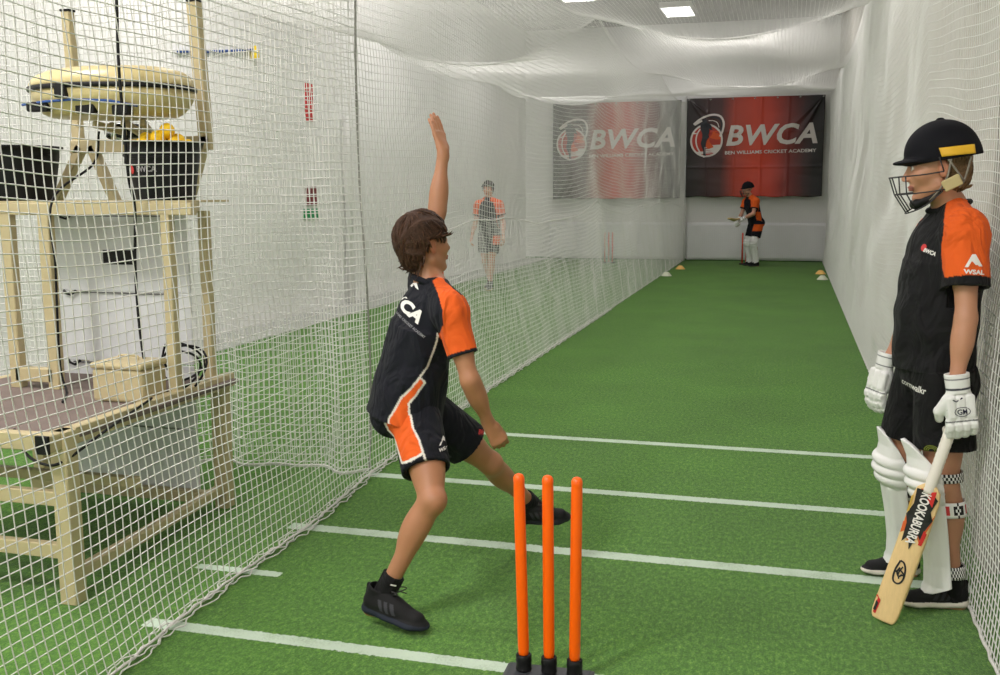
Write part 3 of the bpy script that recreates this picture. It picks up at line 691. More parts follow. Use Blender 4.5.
# blue tie line with a yellow tag near the left wall
t = empty('tie_line', (XL + .03, 10.6, 3.26), 0, 'dark blue line with a small yellow tag fixed along the left wall', 'cord')
tube('line', [(0, -.9, -.12), (0, -.3, -.05), (0, .4, .05), (0, .78, .11)], .016, M_BLUEL, t, 6)
bm = bmesh.new(); add_box(bm, (-.05, -.03, -.09), (.05, .03, .03), .02, None, 2); add_box(bm, (-.02, -.02, .0), (.02, .02, .07), .01)
o = link('tag', bm_mesh('tag', bm), mat('yellow_tag', lin(240, 210, 30), .5), t); o.location = (.02, .72, .08)

# ------------------------------------------------------------------ smooth solids (distance field + surface nets)
f32 = np.float32
def nrm(v): v = np.asarray(v, float); return v/np.linalg.norm(v)
class Vol:
    def __init__(s, lo, hi, h):
        s.lo = np.asarray(lo, float); s.h = h; s.n = np.ceil((np.asarray(hi, float) - s.lo)/h).astype(int) + 1
        s.D = np.full(s.n, .2, f32)
    def put(s, prim, k=.02, op='u'):
        fn, lo, hi = prim; m = k + 4*s.h + .01
        if lo is None: a = np.zeros(3, int); b = s.n.copy()
        else:
            a = np.clip(np.floor((np.asarray(lo) - m - s.lo)/s.h).astype(int), 0, s.n); b = np.clip(np.ceil((np.asarray(hi) + m - s.lo)/s.h).astype(int) + 1, 0, s.n)
        if (b <= a).any(): return
        g = [(s.lo[i] + s.h*np.arange(a[i], b[i])).astype(f32) for i in range(3)]
        X, Y, Z = g[0][:, None, None], g[1][None, :, None], g[2][None, None, :]
        d = fn(X, Y, Z); sl = tuple(slice(a[i], b[i]) for i in range(3)); A = s.D[sl]
        if op == 'u':
            if k > 1e-4:
                hh = np.maximum(k - np.abs(A - d), 0)/k; s.D[sl] = np.minimum(A, d) - hh*hh*(k*.25)
            else: s.D[sl] = np.minimum(A, d)
        elif op == 's':
            e = -d
            if k > 1e-4:
                hh = np.maximum(k - np.abs(A - e), 0)/k; s.D[sl] = np.maximum(A, e) + hh*hh*(k*.25)
            else: s.D[sl] = np.maximum(A, e)
        elif op == 'i': s.D[sl] = np.maximum(A, d)
    def mesh(s):
        D = s.D; D[0] = D[-1] = .2; D[:, 0] = D[:, -1] = .2; D[:, :, 0] = D[:, :, -1] = .2
        I = D < 0; n = s.n
        c = np.zeros(n - 1, np.uint8)
        for i in (0, 1):
            for j in (0, 1):
                for k in (0, 1): c += I[i:n[0]-1+i, j:n[1]-1+j, k:n[2]-1+k]
        act = np.argwhere((c > 0) & (c < 8)); idx = np.full(n - 1, -1, np.int32); idx[tuple(act.T)] = np.arange(len(act))
        cor = {}
        for i in (0, 1):
            for j in (0, 1):
                for k in (0, 1): cor[i, j, k] = D[act[:, 0] + i, act[:, 1] + j, act[:, 2] + k]
        P = np.zeros((len(act), 3)); cnt = np.zeros(len(act))
        ks = list(cor)
        for a_ in ks:
            for ax in range(3):
                if a_[ax]: continue
                b_ = list(a_); b_[ax] = 1; b_ = tuple(b_); u, v = cor[a_], cor[b_]; m = (u < 0) != (v < 0)
                t = np.where(m, u/np.where(m, u - v, 1), 0)
                q = np.tile(np.array(a_, float), (len(act), 1)); q[:, ax] += t
                P += q*m[:, None]; cnt += m
        V = s.lo + (act + P/cnt[:, None])*s.h
        Fs = []
        for ax in range(3):
            b1, b2 = (ax + 1) % 3, (ax + 2) % 3
            sa = [slice(None)]*3; sb = [slice(None)]*3; sa[ax] = slice(0, -1); sb[ax] = slice(1, None)
            E = np.argwhere(I[tuple(sa)] != I[tuple(sb)]); ins = I[tuple(sa)][tuple(E.T)]
            q = []
            for o1, o2 in ((-1, -1), (0, -1), (0, 0), (-1, 0)):
                e = E.copy(); e[:, b1] += o1; e[:, b2] += o2; q.append(idx[tuple(e.T)])
            q = np.stack(q, 1); q[~ins] = q[~ins][:, ::-1]; Fs.append(q)
        F = np.concatenate(Fs); F = F[(F >= 0).all(1)]; return V, F
def vnormals(V, F):
    n = np.cross(V[F[:, 2]] - V[F[:, 0]], V[F[:, 3]] - V[F[:, 1]]); N = np.zeros_like(V)
    for i in range(4): np.add.at(N, F[:, i], n)
    return N/(np.linalg.norm(N, axis=1)[:, None] + 1e-12)
def relax(V, F, it=2, lam=.5):
    """gentle averaging that removes the grid's stair steps."""
    e = np.concatenate([F[:, [0, 1]], F[:, [1, 2]], F[:, [2, 3]], F[:, [3, 0]]])
    for _ in range(it):
        for l in (lam, -lam*1.03):
            S = np.zeros_like(V); c = np.zeros(len(V)); np.add.at(S, e[:, 0], V[e[:, 1]]); np.add.at(S, e[:, 1], V[e[:, 0]])
            np.add.at(c, e[:, 0], 1); np.add.at(c, e[:, 1], 1); V = V + l*(S/c[:, None] - V)
    return V
def rc(a, b, ra, rb, sq=None, flat=False):
    """tapered limb from a to b; sq=(axis, factor) flattens it; flat=True cuts square ends."""
    a = np.asarray(a, float); b = np.asarray(b, float); ba = b - a; L2 = float(ba @ ba); L = math.sqrt(L2); t_ = ba/L
    m = max(ra, rb) + .005; lo = np.minimum(a, b) - m; hi = np.maximum(a, b) + m
    def fn(X, Y, Z):
        x, y, z = X - f32(a[0]), Y - f32(a[1]), Z - f32(a[2])
        if sq is not None:
            n_, s_ = sq; q = (x*f32(n_[0]) + y*f32(n_[1]) + z*f32(n_[2]))*f32(1/s_ - 1); x = x + q*f32(n_[0]); y = y + q*f32(n_[1]); z = z + q*f32(n_[2])
        h0 = (x*f32(ba[0]) + y*f32(ba[1]) + z*f32(ba[2]))/f32(L2); h = np.clip(h0, 0, 1)
        if not flat:
            dx, dy, dz = x - h*f32(ba[0]), y - h*f32(ba[1]), z - h*f32(ba[2])
            return np.sqrt(dx*dx + dy*dy + dz*dz) - (f32(ra) + h*f32(rb - ra))
        dx, dy, dz = x - h0*f32(ba[0]), y - h0*f32(ba[1]), z - h0*f32(ba[2])
        return np.maximum(np.sqrt(dx*dx + dy*dy + dz*dz) - (f32(ra) + h*f32(rb - ra)), np.maximum(-h0, h0 - 1)*f32(L))
    return fn, lo, hi
def ell(c, r, R=None):
    c = np.asarray(c, float); r = np.asarray(r, float); m = r.max(); R = np.eye(3) if R is None else np.asarray(R, float)   # rows of R: local axes
    def fn(X, Y, Z):
        x, y, z = X - f32(c[0]), Y - f32(c[1]), Z - f32(c[2]); k0 = 0; k1 = 0
        for i in range(3):
            q = (x*f32(R[i, 0]) + y*f32(R[i, 1]) + z*f32(R[i, 2]))/f32(r[i]); k0 = k0 + q*q; k1 = k1 + q*q/f32(r[i]**2)
        k0 = np.sqrt(k0); return k0*(k0 - 1)/np.sqrt(k1 + f32(1e-9))
    return fn, c - m, c + m
def rbox(c, hs, r, R=None):
    c = np.asarray(c, float); hs = np.asarray(hs, float); m = np.linalg.norm(hs) + r; R = np.eye(3) if R is None else np.asarray(R, float)
    def fn(X, Y, Z):
        x, y, z = X - f32(c[0]), Y - f32(c[1]), Z - f32(c[2]); s2 = 0; mx = None
        for i in range(3):
            q = np.abs(x*f32(R[i, 0]) + y*f32(R[i, 1]) + z*f32(R[i, 2])) - f32(hs[i] - r); s2 = s2 + np.maximum(q, 0)**2; mx = q if mx is None else np.maximum(mx, q)
        return np.sqrt(s2) + np.minimum(mx, 0) - f32(r)
    return fn, c - m, c + m
def plane(p, n):
    p = np.asarray(p, float); n = nrm(n); d = float(p @ n)
    return (lambda X, Y, Z: X*f32(n[0]) + Y*f32(n[1]) + Z*f32(n[2]) - f32(d)), None, None
def build(prims, h, pad=.03):
    """prims: list of (prim, k, op)."""
    los = [p[0][1] for p in prims if p[2] == 'u']; his = [p[0][2] for p in prims if p[2] == 'u']
    v = Vol(np.min(los, 0) - pad, np.max(his, 0) + pad, h)
    for p, k, op in prims: v.put(p, k, op)
    V, F = v.mesh(); return V, F
def keep(o, p):       # parent without moving: p is a thing at its own base, o in world coordinates
    o.parent = p; q = p; off = Vector((0, 0, 0))
    while q is not None: off += q.location; q = q.parent
    o.matrix_parent_inverse = Matrix.Translation(-off); return o
def skin_obj(name, V, F, col, m, par, base):
    o = link(name, np_mesh(name, V - np.asarray(base), F, col), m, par, smooth=True); return o

# ------------------------------------------------------------------ figures
def rot_about(v, ax, ang):
    ax = nrm(ax); return v*math.cos(ang) + np.cross(ax, v)*math.sin(ang) + ax*(ax @ v)*(1 - math.cos(ang))
def hand_prims(w, d, pn, th, curl, s=1.0, spread=.10, thumb=(.55, .75, .25)):
    """w wrist, d direction of the hand, pn where the palm faces, th towards the thumb."""
    d = nrm(d); th = nrm(th - d*(th @ d)); pn = nrm(pn - d*(pn @ d) - th*(pn @ th)); w = np.asarray(w, float); P = []
    P.append((rc(w - d*.02*s, w + d*.03*s, .024*s, .026*s, (pn, .72)), .02, 'u'))
    fl = [1.0, 1.1, 1.03, .82]
    for i in range(4):
        off = (.0285 - .019*i)*s; k = w + d*(.088 - .004*abs(i - 1.3))*s + th*off
        P.append((rc(w + d*.02*s + th*off*.6, k, .0135*s, .0118*s), .012, 'u'))
        dr = nrm(d + th*spread*(1.2 - i*.85)); p = k; c = 0; side = np.cross(d, pn)
        for seg, (L, r0, r1, cw) in enumerate(((.044, .0098, .0090, .8), (.027, .0090, .0082, 1.0), (.021, .0082, .0070, .8))):
            c = c + curl[i]*cw; q = dr*math.cos(c) + pn*math.sin(c); e = p + q*L*fl[i]*s
            P.append((rc(p, e, r0*s, r1*s), .004, 'u')); p = e
    a = w + d*.018*s + th*.020*s; t1 = nrm(d*thumb[0] + th*thumb[1] + pn*thumb[2]); b = a + t1*.042*s; t2 = nrm(t1*.7 + d*.55 + pn*.2); c = b + t2*.034*s; e = c + nrm(t2 + d*.3 + pn*.15)*.026*s
    P += [(rc(a, b, .017*s, .0125*s), .014, 'u'), (rc(b, c, .0118*s, .0105*s), .004, 'u'), (rc(c, e, .0103*s, .0080*s), .003, 'u')]
    return P
def head_axes(yaw, pitch=0.0, roll=0.0):
    f = np.array([math.cos(yaw)*math.cos(pitch), math.sin(yaw)*math.cos(pitch), math.sin(pitch)]); l = np.array([-math.sin(yaw), math.cos(yaw), 0]); u = np.cross(f, l)
    if roll: l, u = l*math.cos(roll) + u*math.sin(roll), u*math.cos(roll) - l*math.sin(roll)
    return np.array([f, l, u])
def head_prims(c, R, s=1.0):
    g = lambda x, y, z: c + s*(R[0]*x + R[1]*y + R[2]*z); P = []
    P.append((ell(g(-.014, 0, .036), np.array([.099, .076, .090])*s, R), .02, 'u'))
    P.append((ell(g(.034, 0, -.020), np.array([.064, .060, .088])*s, R), .03, 'u'))
    for sg in (1, -1):
        P.append((rc(g(.000, sg*.050, -.058), g(.062, sg*.016, -.098), .020*s, .017*s), .022, 'u'))
        P.append((ell(g(.058, sg*.040, -.018), np.array([.030, .024, .022])*s, R), .02, 'u'))
    P.append((ell(g(.074, 0, -.100), np.array([.017, .020, .015])*s, R), .012, 'u'))
    P.append((ell(g(.082, 0, .030), np.array([.014, .046, .012])*s, R), .014, 'u'))
    for sg in (1, -1):
        P.append((ell(g(.101, sg*.031, .010), np.array([.013, .017, .012])*s, R), .008, 's'))
        P.append((ell(g(.080, sg*.031, .010), np.array([.0135, .0150, .0125])*s, R), .002, 'u'))
    P.append((rc(g(.090, 0, .016), g(.113, 0, -.026), .0070*s, .0105*s), .010, 'u'))
    for sg in (1, -1): P.append((ell(g(.103, sg*.011, -.030), np.array([.011, .008, .008])*s, R), .005, 'u'))
    P.append((ell(g(.094, 0, -.058), np.array([.0095, .024, .0055])*s, R), .005, 'u')); P.append((ell(g(.092, 0, -.068), np.array([.0095, .020, .0060])*s, R), .005, 'u'))
    P.append((ell(g(.104, 0, -.063), np.array([.006, .022, .0012])*s, R), .002, 's'))
    for sg in (1, -1):
        er = np.array([R[0]*.94 + R[1]*sg*-.34, R[1]*.94*sg + R[0]*.34, R[2]]); er = er/np.linalg.norm(er, axis=1)[:, None]
        P.append((ell(g(-.010, sg*.080, -.004), np.array([.020, .007, .032])*s, er), .006, 'u')); P.append((ell(g(-.004, sg*.088, -.002), np.array([.011, .006, .020])*s, er), .004, 's'))
    return P
def head_paint(V, col, c, R, s=1.0, brow=(.10, .06, .035)):
    q = (V - c)/s; x, y, z = q @ R[0], q @ R[1], q @ R[2]; near = (np.abs(x) < .14) & (np.abs(z) < .14)
    lips = near & (x > .083) & (np.abs(y) < .023) & (np.abs(z + .063) < .0095); col[lips] = lin(168, 104, 90)
    for sg in (1, -1):
        d = np.hypot(y - sg*.031, (z - .010)*1.5)
        col[near & (x > .07) & (d < .0125)] = (.62, .60, .58); col[near & (x > .07) & (np.hypot(y - sg*.031, z - .010) < .0062)] = (.04, .03, .025)
        lid = near & (x > .07) & (np.abs(y - sg*.031) < .016) & (np.abs(z - .019) < .0025); col[lid] = (.10, .06, .05)
        br = near & (x > .07) & (np.abs(y - sg*.032) < .021) & (np.abs(z - .034 + .12*(np.abs(y) - .03)) < .0042); col[br] = brow
    ear = near & (np.abs(y) > .074) & (np.abs(x + .008) < .03) & (z < .04); col[ear] = col[ear]*np.array([1.05, .86, .84])
    return col
def torso_axes(J):
    u = nrm(J['neck'] - J['pel']); r = nrm(J['shR'] - J['shL']); r = nrm(r - u*(r @ u)); f = np.cross(u, r); return f, r, u
def body_prims(J, s, hands, g=0.0):
    f, r, u = torso_axes(J); pr = nrm(J['hipR'] - J['hipL']); pr = nrm(pr - u*(pr @ u)); pf = np.cross(u, pr)
    L = J['neck'] - J['pel']; T = np.array([r, f, u]); TP = np.array([pr, pf, u]); P = []
    P.append((ell(J['pel'] + u*.02*s, np.array([.150, .105, .12])*s, TP), .03, 'u'))
    P.append((ell(J['pel'] + L*.36, np.array([.125, .092, .15])*s, (T + TP)/np.linalg.norm(T + TP, axis=1)[:, None]), .05, 'u'))
    P.append((ell(J['pel'] + L*.70 + f*.01, np.array([.155, .108, .17])*s, T), .05, 'u'))
    P.append((rc(J['shL'], J['shR'], .052*s, .052*s), .06, 'u'))
    for sd in 'LR': P.append((rc(J['neck'] + u*.02, J['sh' + sd] + u*.005, .050*s, .046*s), .04, 'u'))
    for sg in (1, -1): P.append((ell(J['pel'] - pf*.055*s + pr*sg*.065*s - u*.04*s, np.array([.078, .075, .085])*s, TP), .04, 'u'))
    H = J['head']; R = J['hR']; hs = J.get('hs', 1.0)
    P.append((rc(J['neck'], H - R[2]*.075*hs - R[0]*.018*hs, .058*s, .054*s), .025, 'u'))
    P += head_prims(H, R, hs)
    for sd in 'LR':
        S, E, W = J['sh' + sd], J['el' + sd], J['wr' + sd]
        P.append((rc(S, E, .049*s, .037*s), .04, 'u')); P.append((ell(S + (E - S)*.45 + f*.006, np.array([.044, .044, .09])*s, frame_z(E - S)), .03, 'u'))
        P.append((rc(E, W, .036*s, .0245*s), .02, 'u')); P.append((ell(E + (W - E)*.28, np.array([.040, .037, .085])*s, frame_z(W - E)), .03, 'u'))
        P += hands[sd]
        Hp, K, A = J['hip' + sd], J['kn' + sd], J['an' + sd]; kd = nrm(J['toe' + sd] - A); kf = nrm(nrm(K - Hp) - nrm(A - K) + .3*kd)
        P.append((rc(Hp, K, .086*s, .054*s), .05, 'u')); P.append((ell(Hp + (K - Hp)*.45 + kf*.012, np.array([.076, .074, .17])*s, frame_z(K - Hp)), .04, 'u'))
        P.append((ell(K + kf*.012, np.array([.050, .048, .055])*s, frame_z(A - K)), .02, 'u'))
        P.append((rc(K, A, .048*s, .033*s), .02, 'u')); P.append((ell(K + (A - K)*.30 - kf*.020, np.array([.052, .050, .115])*s, frame_z(A - K)), .035, 'u'))
        fw = nrm(J['toe' + sd] - J['heel' + sd]); hl = J['heel' + sd] + np.array([0, 0, .02])
        P.append((rc(A, hl + fw*.04, .033*s, .030*s), .02, 'u')); P.append((rc(hl + fw*.04, J['toe' + sd] - fw*.05 + np.array([0, 0, .02]), .030*s, .022*s), .02, 'u'))
    return P
def frame_z(d):
    d = nrm(d); a = np.array([1.0, 0, 0]) if abs(d[0]) < .8 else np.array([0, 1.0, 0]); x = nrm(np.cross(a, d)); return np.array([x, np.cross(d, x), d])
def side_frame(yaw_v, d):
    d = nrm(d); x = nrm(yaw_v - d*(yaw_v @ d)); return np.array([x, np.cross(d, x), d])
SK1 = np.array(lin(196, 140, 112)); NAVY = np.array(lin(17, 19, 29)); ORG = np.array(lin(226, 94, 30)); PIPE = np.array(lin(220, 214, 206)); BLK = np.array(lin(14, 14, 16)); WHT = np.array((.80, .80, .79))
def wrinkle(V, F, amp, fr, seed, axis=None, mask=None):
    N = vnormals(V, F); Q = V*fr
    if axis is not None: ax = nrm(axis); Q = Q - np.outer(V @ ax, ax)*fr*.72
    n1 = snoise(Q, 1.0, seed, 3); rdg = 1 - np.abs(n1)*2.2
    d = amp*1.5*(rdg*.7 + .5*snoise(V, fr*.5, seed + 1, 2))
    if mask is not None: d = d*mask
    return V + N*d[:, None]
def in_poly(u, v, poly):
    poly = np.asarray(poly, float); n = len(poly); c = np.zeros(len(u), bool); j = n - 1
    for i in range(n):
        a, b = poly[i], poly[j]; m = ((a[1] > v) != (b[1] > v)) & (u < (b[0] - a[0])*(v - a[1])/(b[1] - a[1] + 1e-12) + a[0]); c ^= m; j = i
    return c
def seg_dist(u, v, pts):
    pts = np.asarray(pts, float); d = np.full(len(u), 9.0)
    for a, b in zip(pts[:-1], pts[1:]):
        ab = b - a; t = np.clip(((u - a[0])*ab[0] + (v - a[1])*ab[1])/(ab @ ab + 1e-12), 0, 1); d = np.minimum(d, np.hypot(u - a[0] - t*ab[0], v - a[1] - t*ab[1]))
    return d
def decal(name, V2, F2, centre, ux, uy, V, F, m, par, base, lift=.0015, dist=.3):
    """lays a flat print onto the cloth mesh V,F around a point; ux, uy span the print."""
    ux = nrm(ux); uy = nrm(uy - ux*(np.asarray(uy) @ ux)); n = np.cross(ux, uy); bv = BVHTree.FromPolygons([tuple(p) for p in V], F.tolist())
    mid = V2.mean(0)*0 + (V2.min(0) + V2.max(0))/2; out = []; ok = []
    for q in V2 - mid:
        p = np.asarray(centre) + ux*q[0] + uy*q[1]; loc, nn, i, dd = bv.ray_cast(Vector(p + n*dist), Vector(-n), dist*2)
        ok.append(loc is not None); out.append((np.array(loc) + n*lift*.6 + np.array(nn)*lift*(1 if Vector(nn).dot(Vector(n)) > 0 else -1)) if loc is not None else p)
    ok = np.array(ok); F2 = F2[ok[F2].all(1)]
    if not len(F2): return None
    o = link(name, np_mesh(name, np.array(out) - np.asarray(base), F2), m, par); return o
def shirt_prims(J, s, hemc, hem_r, slv, sq=.70, ln=.0, off=.016, sleeve_r=(.072, .070), open_=True):
    f, r, u = torso_axes(J); L = J['neck'] - J['pel']; T = np.array([r, f, u]); P = []
    pr = nrm(J['hipR'] - J['hipL']); pr = nrm(pr - u*(pr @ u)); pf = np.cross(u, pr)
    P.append((ell(J['pel'] + L*.70 + f*.008, np.array([.158, .113, .17])*s + off, T), .05, 'u'))
    P.append((rc(J['pel'] + L*.66, hemc, .158*s + off, hem_r, (nrm(f + pf), sq), True), .04, 'u'))
    P.append((rc(J['shL'], J['shR'], .054*s + off*.7, .054*s + off*.7), .05, 'u'))
    for sd in 'LR': P.append((rc(J['neck'] + u*.012, J['sh' + sd] + u*.002, .052*s + off*.5, .052*s + off*.5), .03, 'u'))
    for sd in 'LR':
        S, E = J['sh' + sd], J['el' + sd]; e = S + (E - S)*slv
        P.append((rc(S + (E - S)*.12, e, sleeve_r[0]*s, sleeve_r[1]*s, None, True), .03, 'u')); P.append((ell(S + (E - S)*.08, np.array([1, 1, 1.0])*(sleeve_r[0] - .003)*s), .045, 'u'))
        if open_: P.append((rc(S + (E - S)*slv*.6, e + (E - S)*.2, .040*s, sleeve_r[1]*s - .006, None, True), .003, 's'))
    if open_:
        P.append((rc(J['pel'] + L*.25, hemc - u*.03, .11*s, hem_r - .009, (nrm(f + pf), sq), True), .004, 's'))
        P.append((rc(J['neck'] + u*.0, J['neck'] + u*.25, .061*s, .066*s, None, True), .004, 's'))
    return P, (f, r, u)
def shorts_prims(J, s, leg=.62, off=.02, top=.14, hem=(.105, .105), open_=True):
    f, r, u = torso_axes(J); pr = nrm(J['hipR'] - J['hipL']); pr = nrm(pr - u*(pr @ u)); pf = np.cross(u, pr); TP = np.array([pr, pf, u]); P = []
    P.append((ell(J['pel'] + u*.02*s, np.array([.150, .108, .13])*s + off, TP), .03, 'u'))
    for sg in (1, -1): P.append((ell(J['pel'] - pf*.055*s + pr*sg*.065*s - u*.04*s, np.array([.078, .078, .085])*s + off*.8, TP), .04, 'u'))
    for i, sd in enumerate('LR'):
        H, K = J['hip' + sd], J['kn' + sd]; e = H + (K - H)*leg
        P.append((rc(H - (K - H)*.08, e, .094*s + off*.7, hem[i]*s, None, True), .03, 'u'))
    if open_:
        for i, sd in enumerate('LR'):
            H, K = J['hip' + sd], J['kn' + sd]; e = H + (K - H)*leg; P.append((rc(H + (K - H)*leg*.55, e + (K - H)*.1, .07*s, hem[i]*s - .007, None, True), .003, 's'))
    return P, (pf, pr, u)
def sock(name, a, b, r0, r1, col, par, base, h=.004, band=None):
    V, F = build([(rc(a, b, r0, r1, None, True), .0, 'u'), (rc(a + (b - a)*.0, a + (a - b)*.3, r0*1.1, r0*1.1, None, True), .0, 's')], h)
    c = np.tile(np.asarray(col, float), (len(V), 1)); t = (V - a) @ nrm(b - a)
    if band is not None: c[(t > band[0]) & (t < band[1])] = band[2]
    c = c*(1 - .0); return skin_obj(name, V, F, c, M_CLOTH, par, base)
def shoe(par, base, ankle, heel, toe, up, upper, sole, stripe=None, h=.003, s=1.0, lace=(.02, .02, .02), laces=True):
    """heel, toe: sole points; up: shoe's up. Local x forward, z up, origin at the heel end of the sole."""
    heel = np.asarray(heel, float); x = nrm(np.asarray(toe, float) - heel); z = nrm(up - x*(up @ x)); y = np.cross(z, x); Lg = float(np.linalg.norm(np.asarray(toe, float) - heel)); k = Lg/.285
    P = [(rc((.043, 0, .020), (.120, 0, .016), .042, .036, ((0, 0, 1), .50)), .02, 'u'), (rc((.12, -.004, .016), (.205, -.004, .018), .040, .046, ((0, 0, 1), .40)), .02, 'u'),
         (rc((.205, -.004, .018), (.242, .000, .026), .046, .040, ((0, 0, 1), .42)), .015, 'u'),
         (rc((.045, 0, .050), (.130, 0, .052), .039, .036), .02, 'u'), (rc((.130, 0, .050), (.228, -.002, .036), .036, .033, ((0, 0, 1), .82)), .025, 'u'),
         (rc((.044, 0, .060), (.050, 0, .098), .034, .034, ((1, 0, 0), 1.0)), .015, 'u'), (rc((.095, 0, .085), (.175, 0, .060), .026, .020), .02, 'u'),
         (rc((.018, 0, .085), (.014, 0, .108), .010, .008), .01, 'u'),
         (rbox((.14, 0, -.03), (.2, .1, .0305), .0005), .001, 's')]
    P.append((rc((.054, 0, .080), (.056, 0, .16), .027, .030, None, True), .004, 's'))
    V, F = build(P, h/k)
    c = np.tile(np.asarray(upper, float), (len(V), 1)); lim = .030 + .010*np.clip((.09 - V[:, 0])/.09, 0, 1); c[V[:, 2] < lim] = sole
    if stripe is not None:
        for q in range(3):
            d = np.abs((V[:, 0] - (.095 + q*.026)) - (V[:, 2] - .05)*-.45); m = (d < .0075) & (V[:, 2] > .040) & (V[:, 2] < .078) & (np.abs(V[:, 1]) > .022); c[m] = stripe
    R = np.stack([x, y, z]); W = heel + (V*k*s) @ R
    o = skin_obj('shoe', W, F, c, M_SHOE, par, base)
    if laces:
        segs = []
        for q in range(4):
            a = .125 + q*.020; zt = .092 - q*.0085; segs.append([(a, -.022, zt - .012), (a + .006, 0, zt + .004), (a + .012, .022, zt - .012)]); segs.append([(a, .022, zt - .012), (a + .006, 0, zt + .005), (a + .012, -.022, zt - .012)])
        segs.append(cat([(.118, 0, .098), (.125, .03, .120), (.150, .045, .118), (.118, .005, .100)], 5)); segs.append(cat([(.118, 0, .098), (.128, -.03, .125), (.158, -.042, .128), (.118, -.005, .100)], 5))
        segs.append([(.118, 0, .098), (.140, .012, .115), (.165, .02, .112)])
        tube('laces', [[tuple(heel + (np.array(p)*k*s) @ R - base) for p in sg] for sg in segs], .0024*k, mat('lace', lace, .8), o, 5)
    return o
def hair_cap(c, R, s, h, keep_fn, thick=.016, col=(.10, .06, .035), seed=1, tufts=260, part=None, par=None, base=None, len_=.05, name='hair'):
    g = lambda x, y, z: c + s*(R[0]*x + R[1]*y + R[2]*z)
    P = [(ell(g(-.014, 0, .038), (np.array([.099, .078, .092]) + thick)*s, R), .02, 'u'), (ell(g(-.055, 0, -.025), np.array([.062, .070, .075])*s, R), .03, 'u')]
    V, F = build(P, h); q = (V - c)/s; x, y, z = q @ R[0], q @ R[1], q @ R[2]
    v = Vol(V.min(0) - .02, V.max(0) + .02, h)
    for p, k, op in P: v.put(p, k, op)
    v.put((lambda X, Y, Z: keep_fn(*[((X - f32(c[0]))*f32(R[i, 0]) + (Y - f32(c[1]))*f32(R[i, 1]) + (Z - f32(c[2]))*f32(R[i, 2]))/f32(s) for i in range(3)]), None, None), 0, 'i')
    V, F = v.mesh(); N = vnormals(V, F)
    q = (V - c)/s; ang = np.arctan2(q @ R[1], q @ R[2]); rr = np.stack([q @ R[0]*10, ang*3.2, q @ R[2]*0], 1)
    V = V + N*(.0045*s*snoise(np.stack([q @ R[0]*5, ang*11, q @ R[0]*0], 1), 1.6, seed, 3) + .003*s*snoise(V, 60, seed + 3, 2))[:, None]
    colr = np.tile(np.asarray(col, float), (len(V), 1))*(1 + .45*np.clip(snoise(np.stack([q @ R[0]*6, ang*16, q @ R[0]*0], 1), 1.8, seed + 7, 3), -1, 1))[:, None]
    rs = np.random.RandomState(seed); pick = rs.choice(len(V), tufts); qx = q @ R[0]; VV = [V]; FF = [F]; CC = [colr]; base_i = len(V)
    for i in pick:
        if qx[i] > .058: continue
        n = N[i]; p = V[i] - n*.004; q_ = (p - c)/s; crown = R[0]*-.04 + R[2]*.12; away = nrm(q_ - crown); t = nrm(away - n*(away @ n)); sw = np.cross(n, t)*rs.uniform(-.3, .3)
        Ln = len_*s*rs.uniform(.5, 1.1); pts = [p, p + (t + sw*.3 + n*.16)*Ln*.4, p + (t + sw*.6 + n*.02)*Ln*.8, p + (t + sw*.8 - n*.16)*Ln*1.1]
        Vt, Ft, _, _ = tube_vf(pts, np.array([.0045, .0045, .003, .0004])*s, 4); VV.append(Vt); FF.append(np.array(Ft) + base_i); base_i += len(Vt)
        CC.append(np.tile(np.asarray(col, float)*rs.uniform(.6, 1.7), (len(Vt), 1)))
    return skin_obj(name, np.concatenate(VV), np.concatenate(FF), np.concatenate(CC), M_HAIR, par, base)
def short_hair(x, y, z):
    """>0 outside the hair region (local head coordinates)."""
    face = x - (.066 + 0*z); low = (-.075) - z; side = (x + .004) + (z - .028)*-.55
    a = np.maximum(x - .098, .040 - z + (x - .07)*.2)        # fringe: in front only high
    front = np.where(x > .035, np.maximum(.052 - z, 0*x), 0*x - 1)
    ears = np.where(x > -.002, .030 - z - .35*(x*0), 0*x - 1)
    return np.maximum(np.maximum(front, low), ears).astype(f32)

def vd(D): return {k: np.array(v, float) for k, v in D.items()}
def ring_tube(name, c, u, f, ra, rb, r, m, par, base, col=None, drop=0.0, n=40, thick=1.0):
    u = nrm(u); f = nrm(f - u*(f @ u)); rr = np.cross(f, u); a = np.linspace(0, 2*math.pi, n)
    P = [c + f*ra*math.cos(t) + rr*rb*math.sin(t) - u*drop*math.cos(t) - base for t in a]
    V, F, nn, s_ = tube_vf(P, r, 8); o = link(name, np_mesh(name, V, np.array(F), None if col is None else np.tile(col, (len(V), 1))), m, par, smooth=True); return o
def body_color(V, base_col, seed):
    c = np.tile(np.asarray(base_col, float), (len(V), 1)); n = snoise(V, 9, seed, 2)[:, None]; return c*(1 + .06*n*np.array([1, .8, .7]))
E1, E2 = np.array([.94, .35]), None
def uvw(V): return V[:, 0]*.94 + V[:, 1]*.35, V[:, 2]

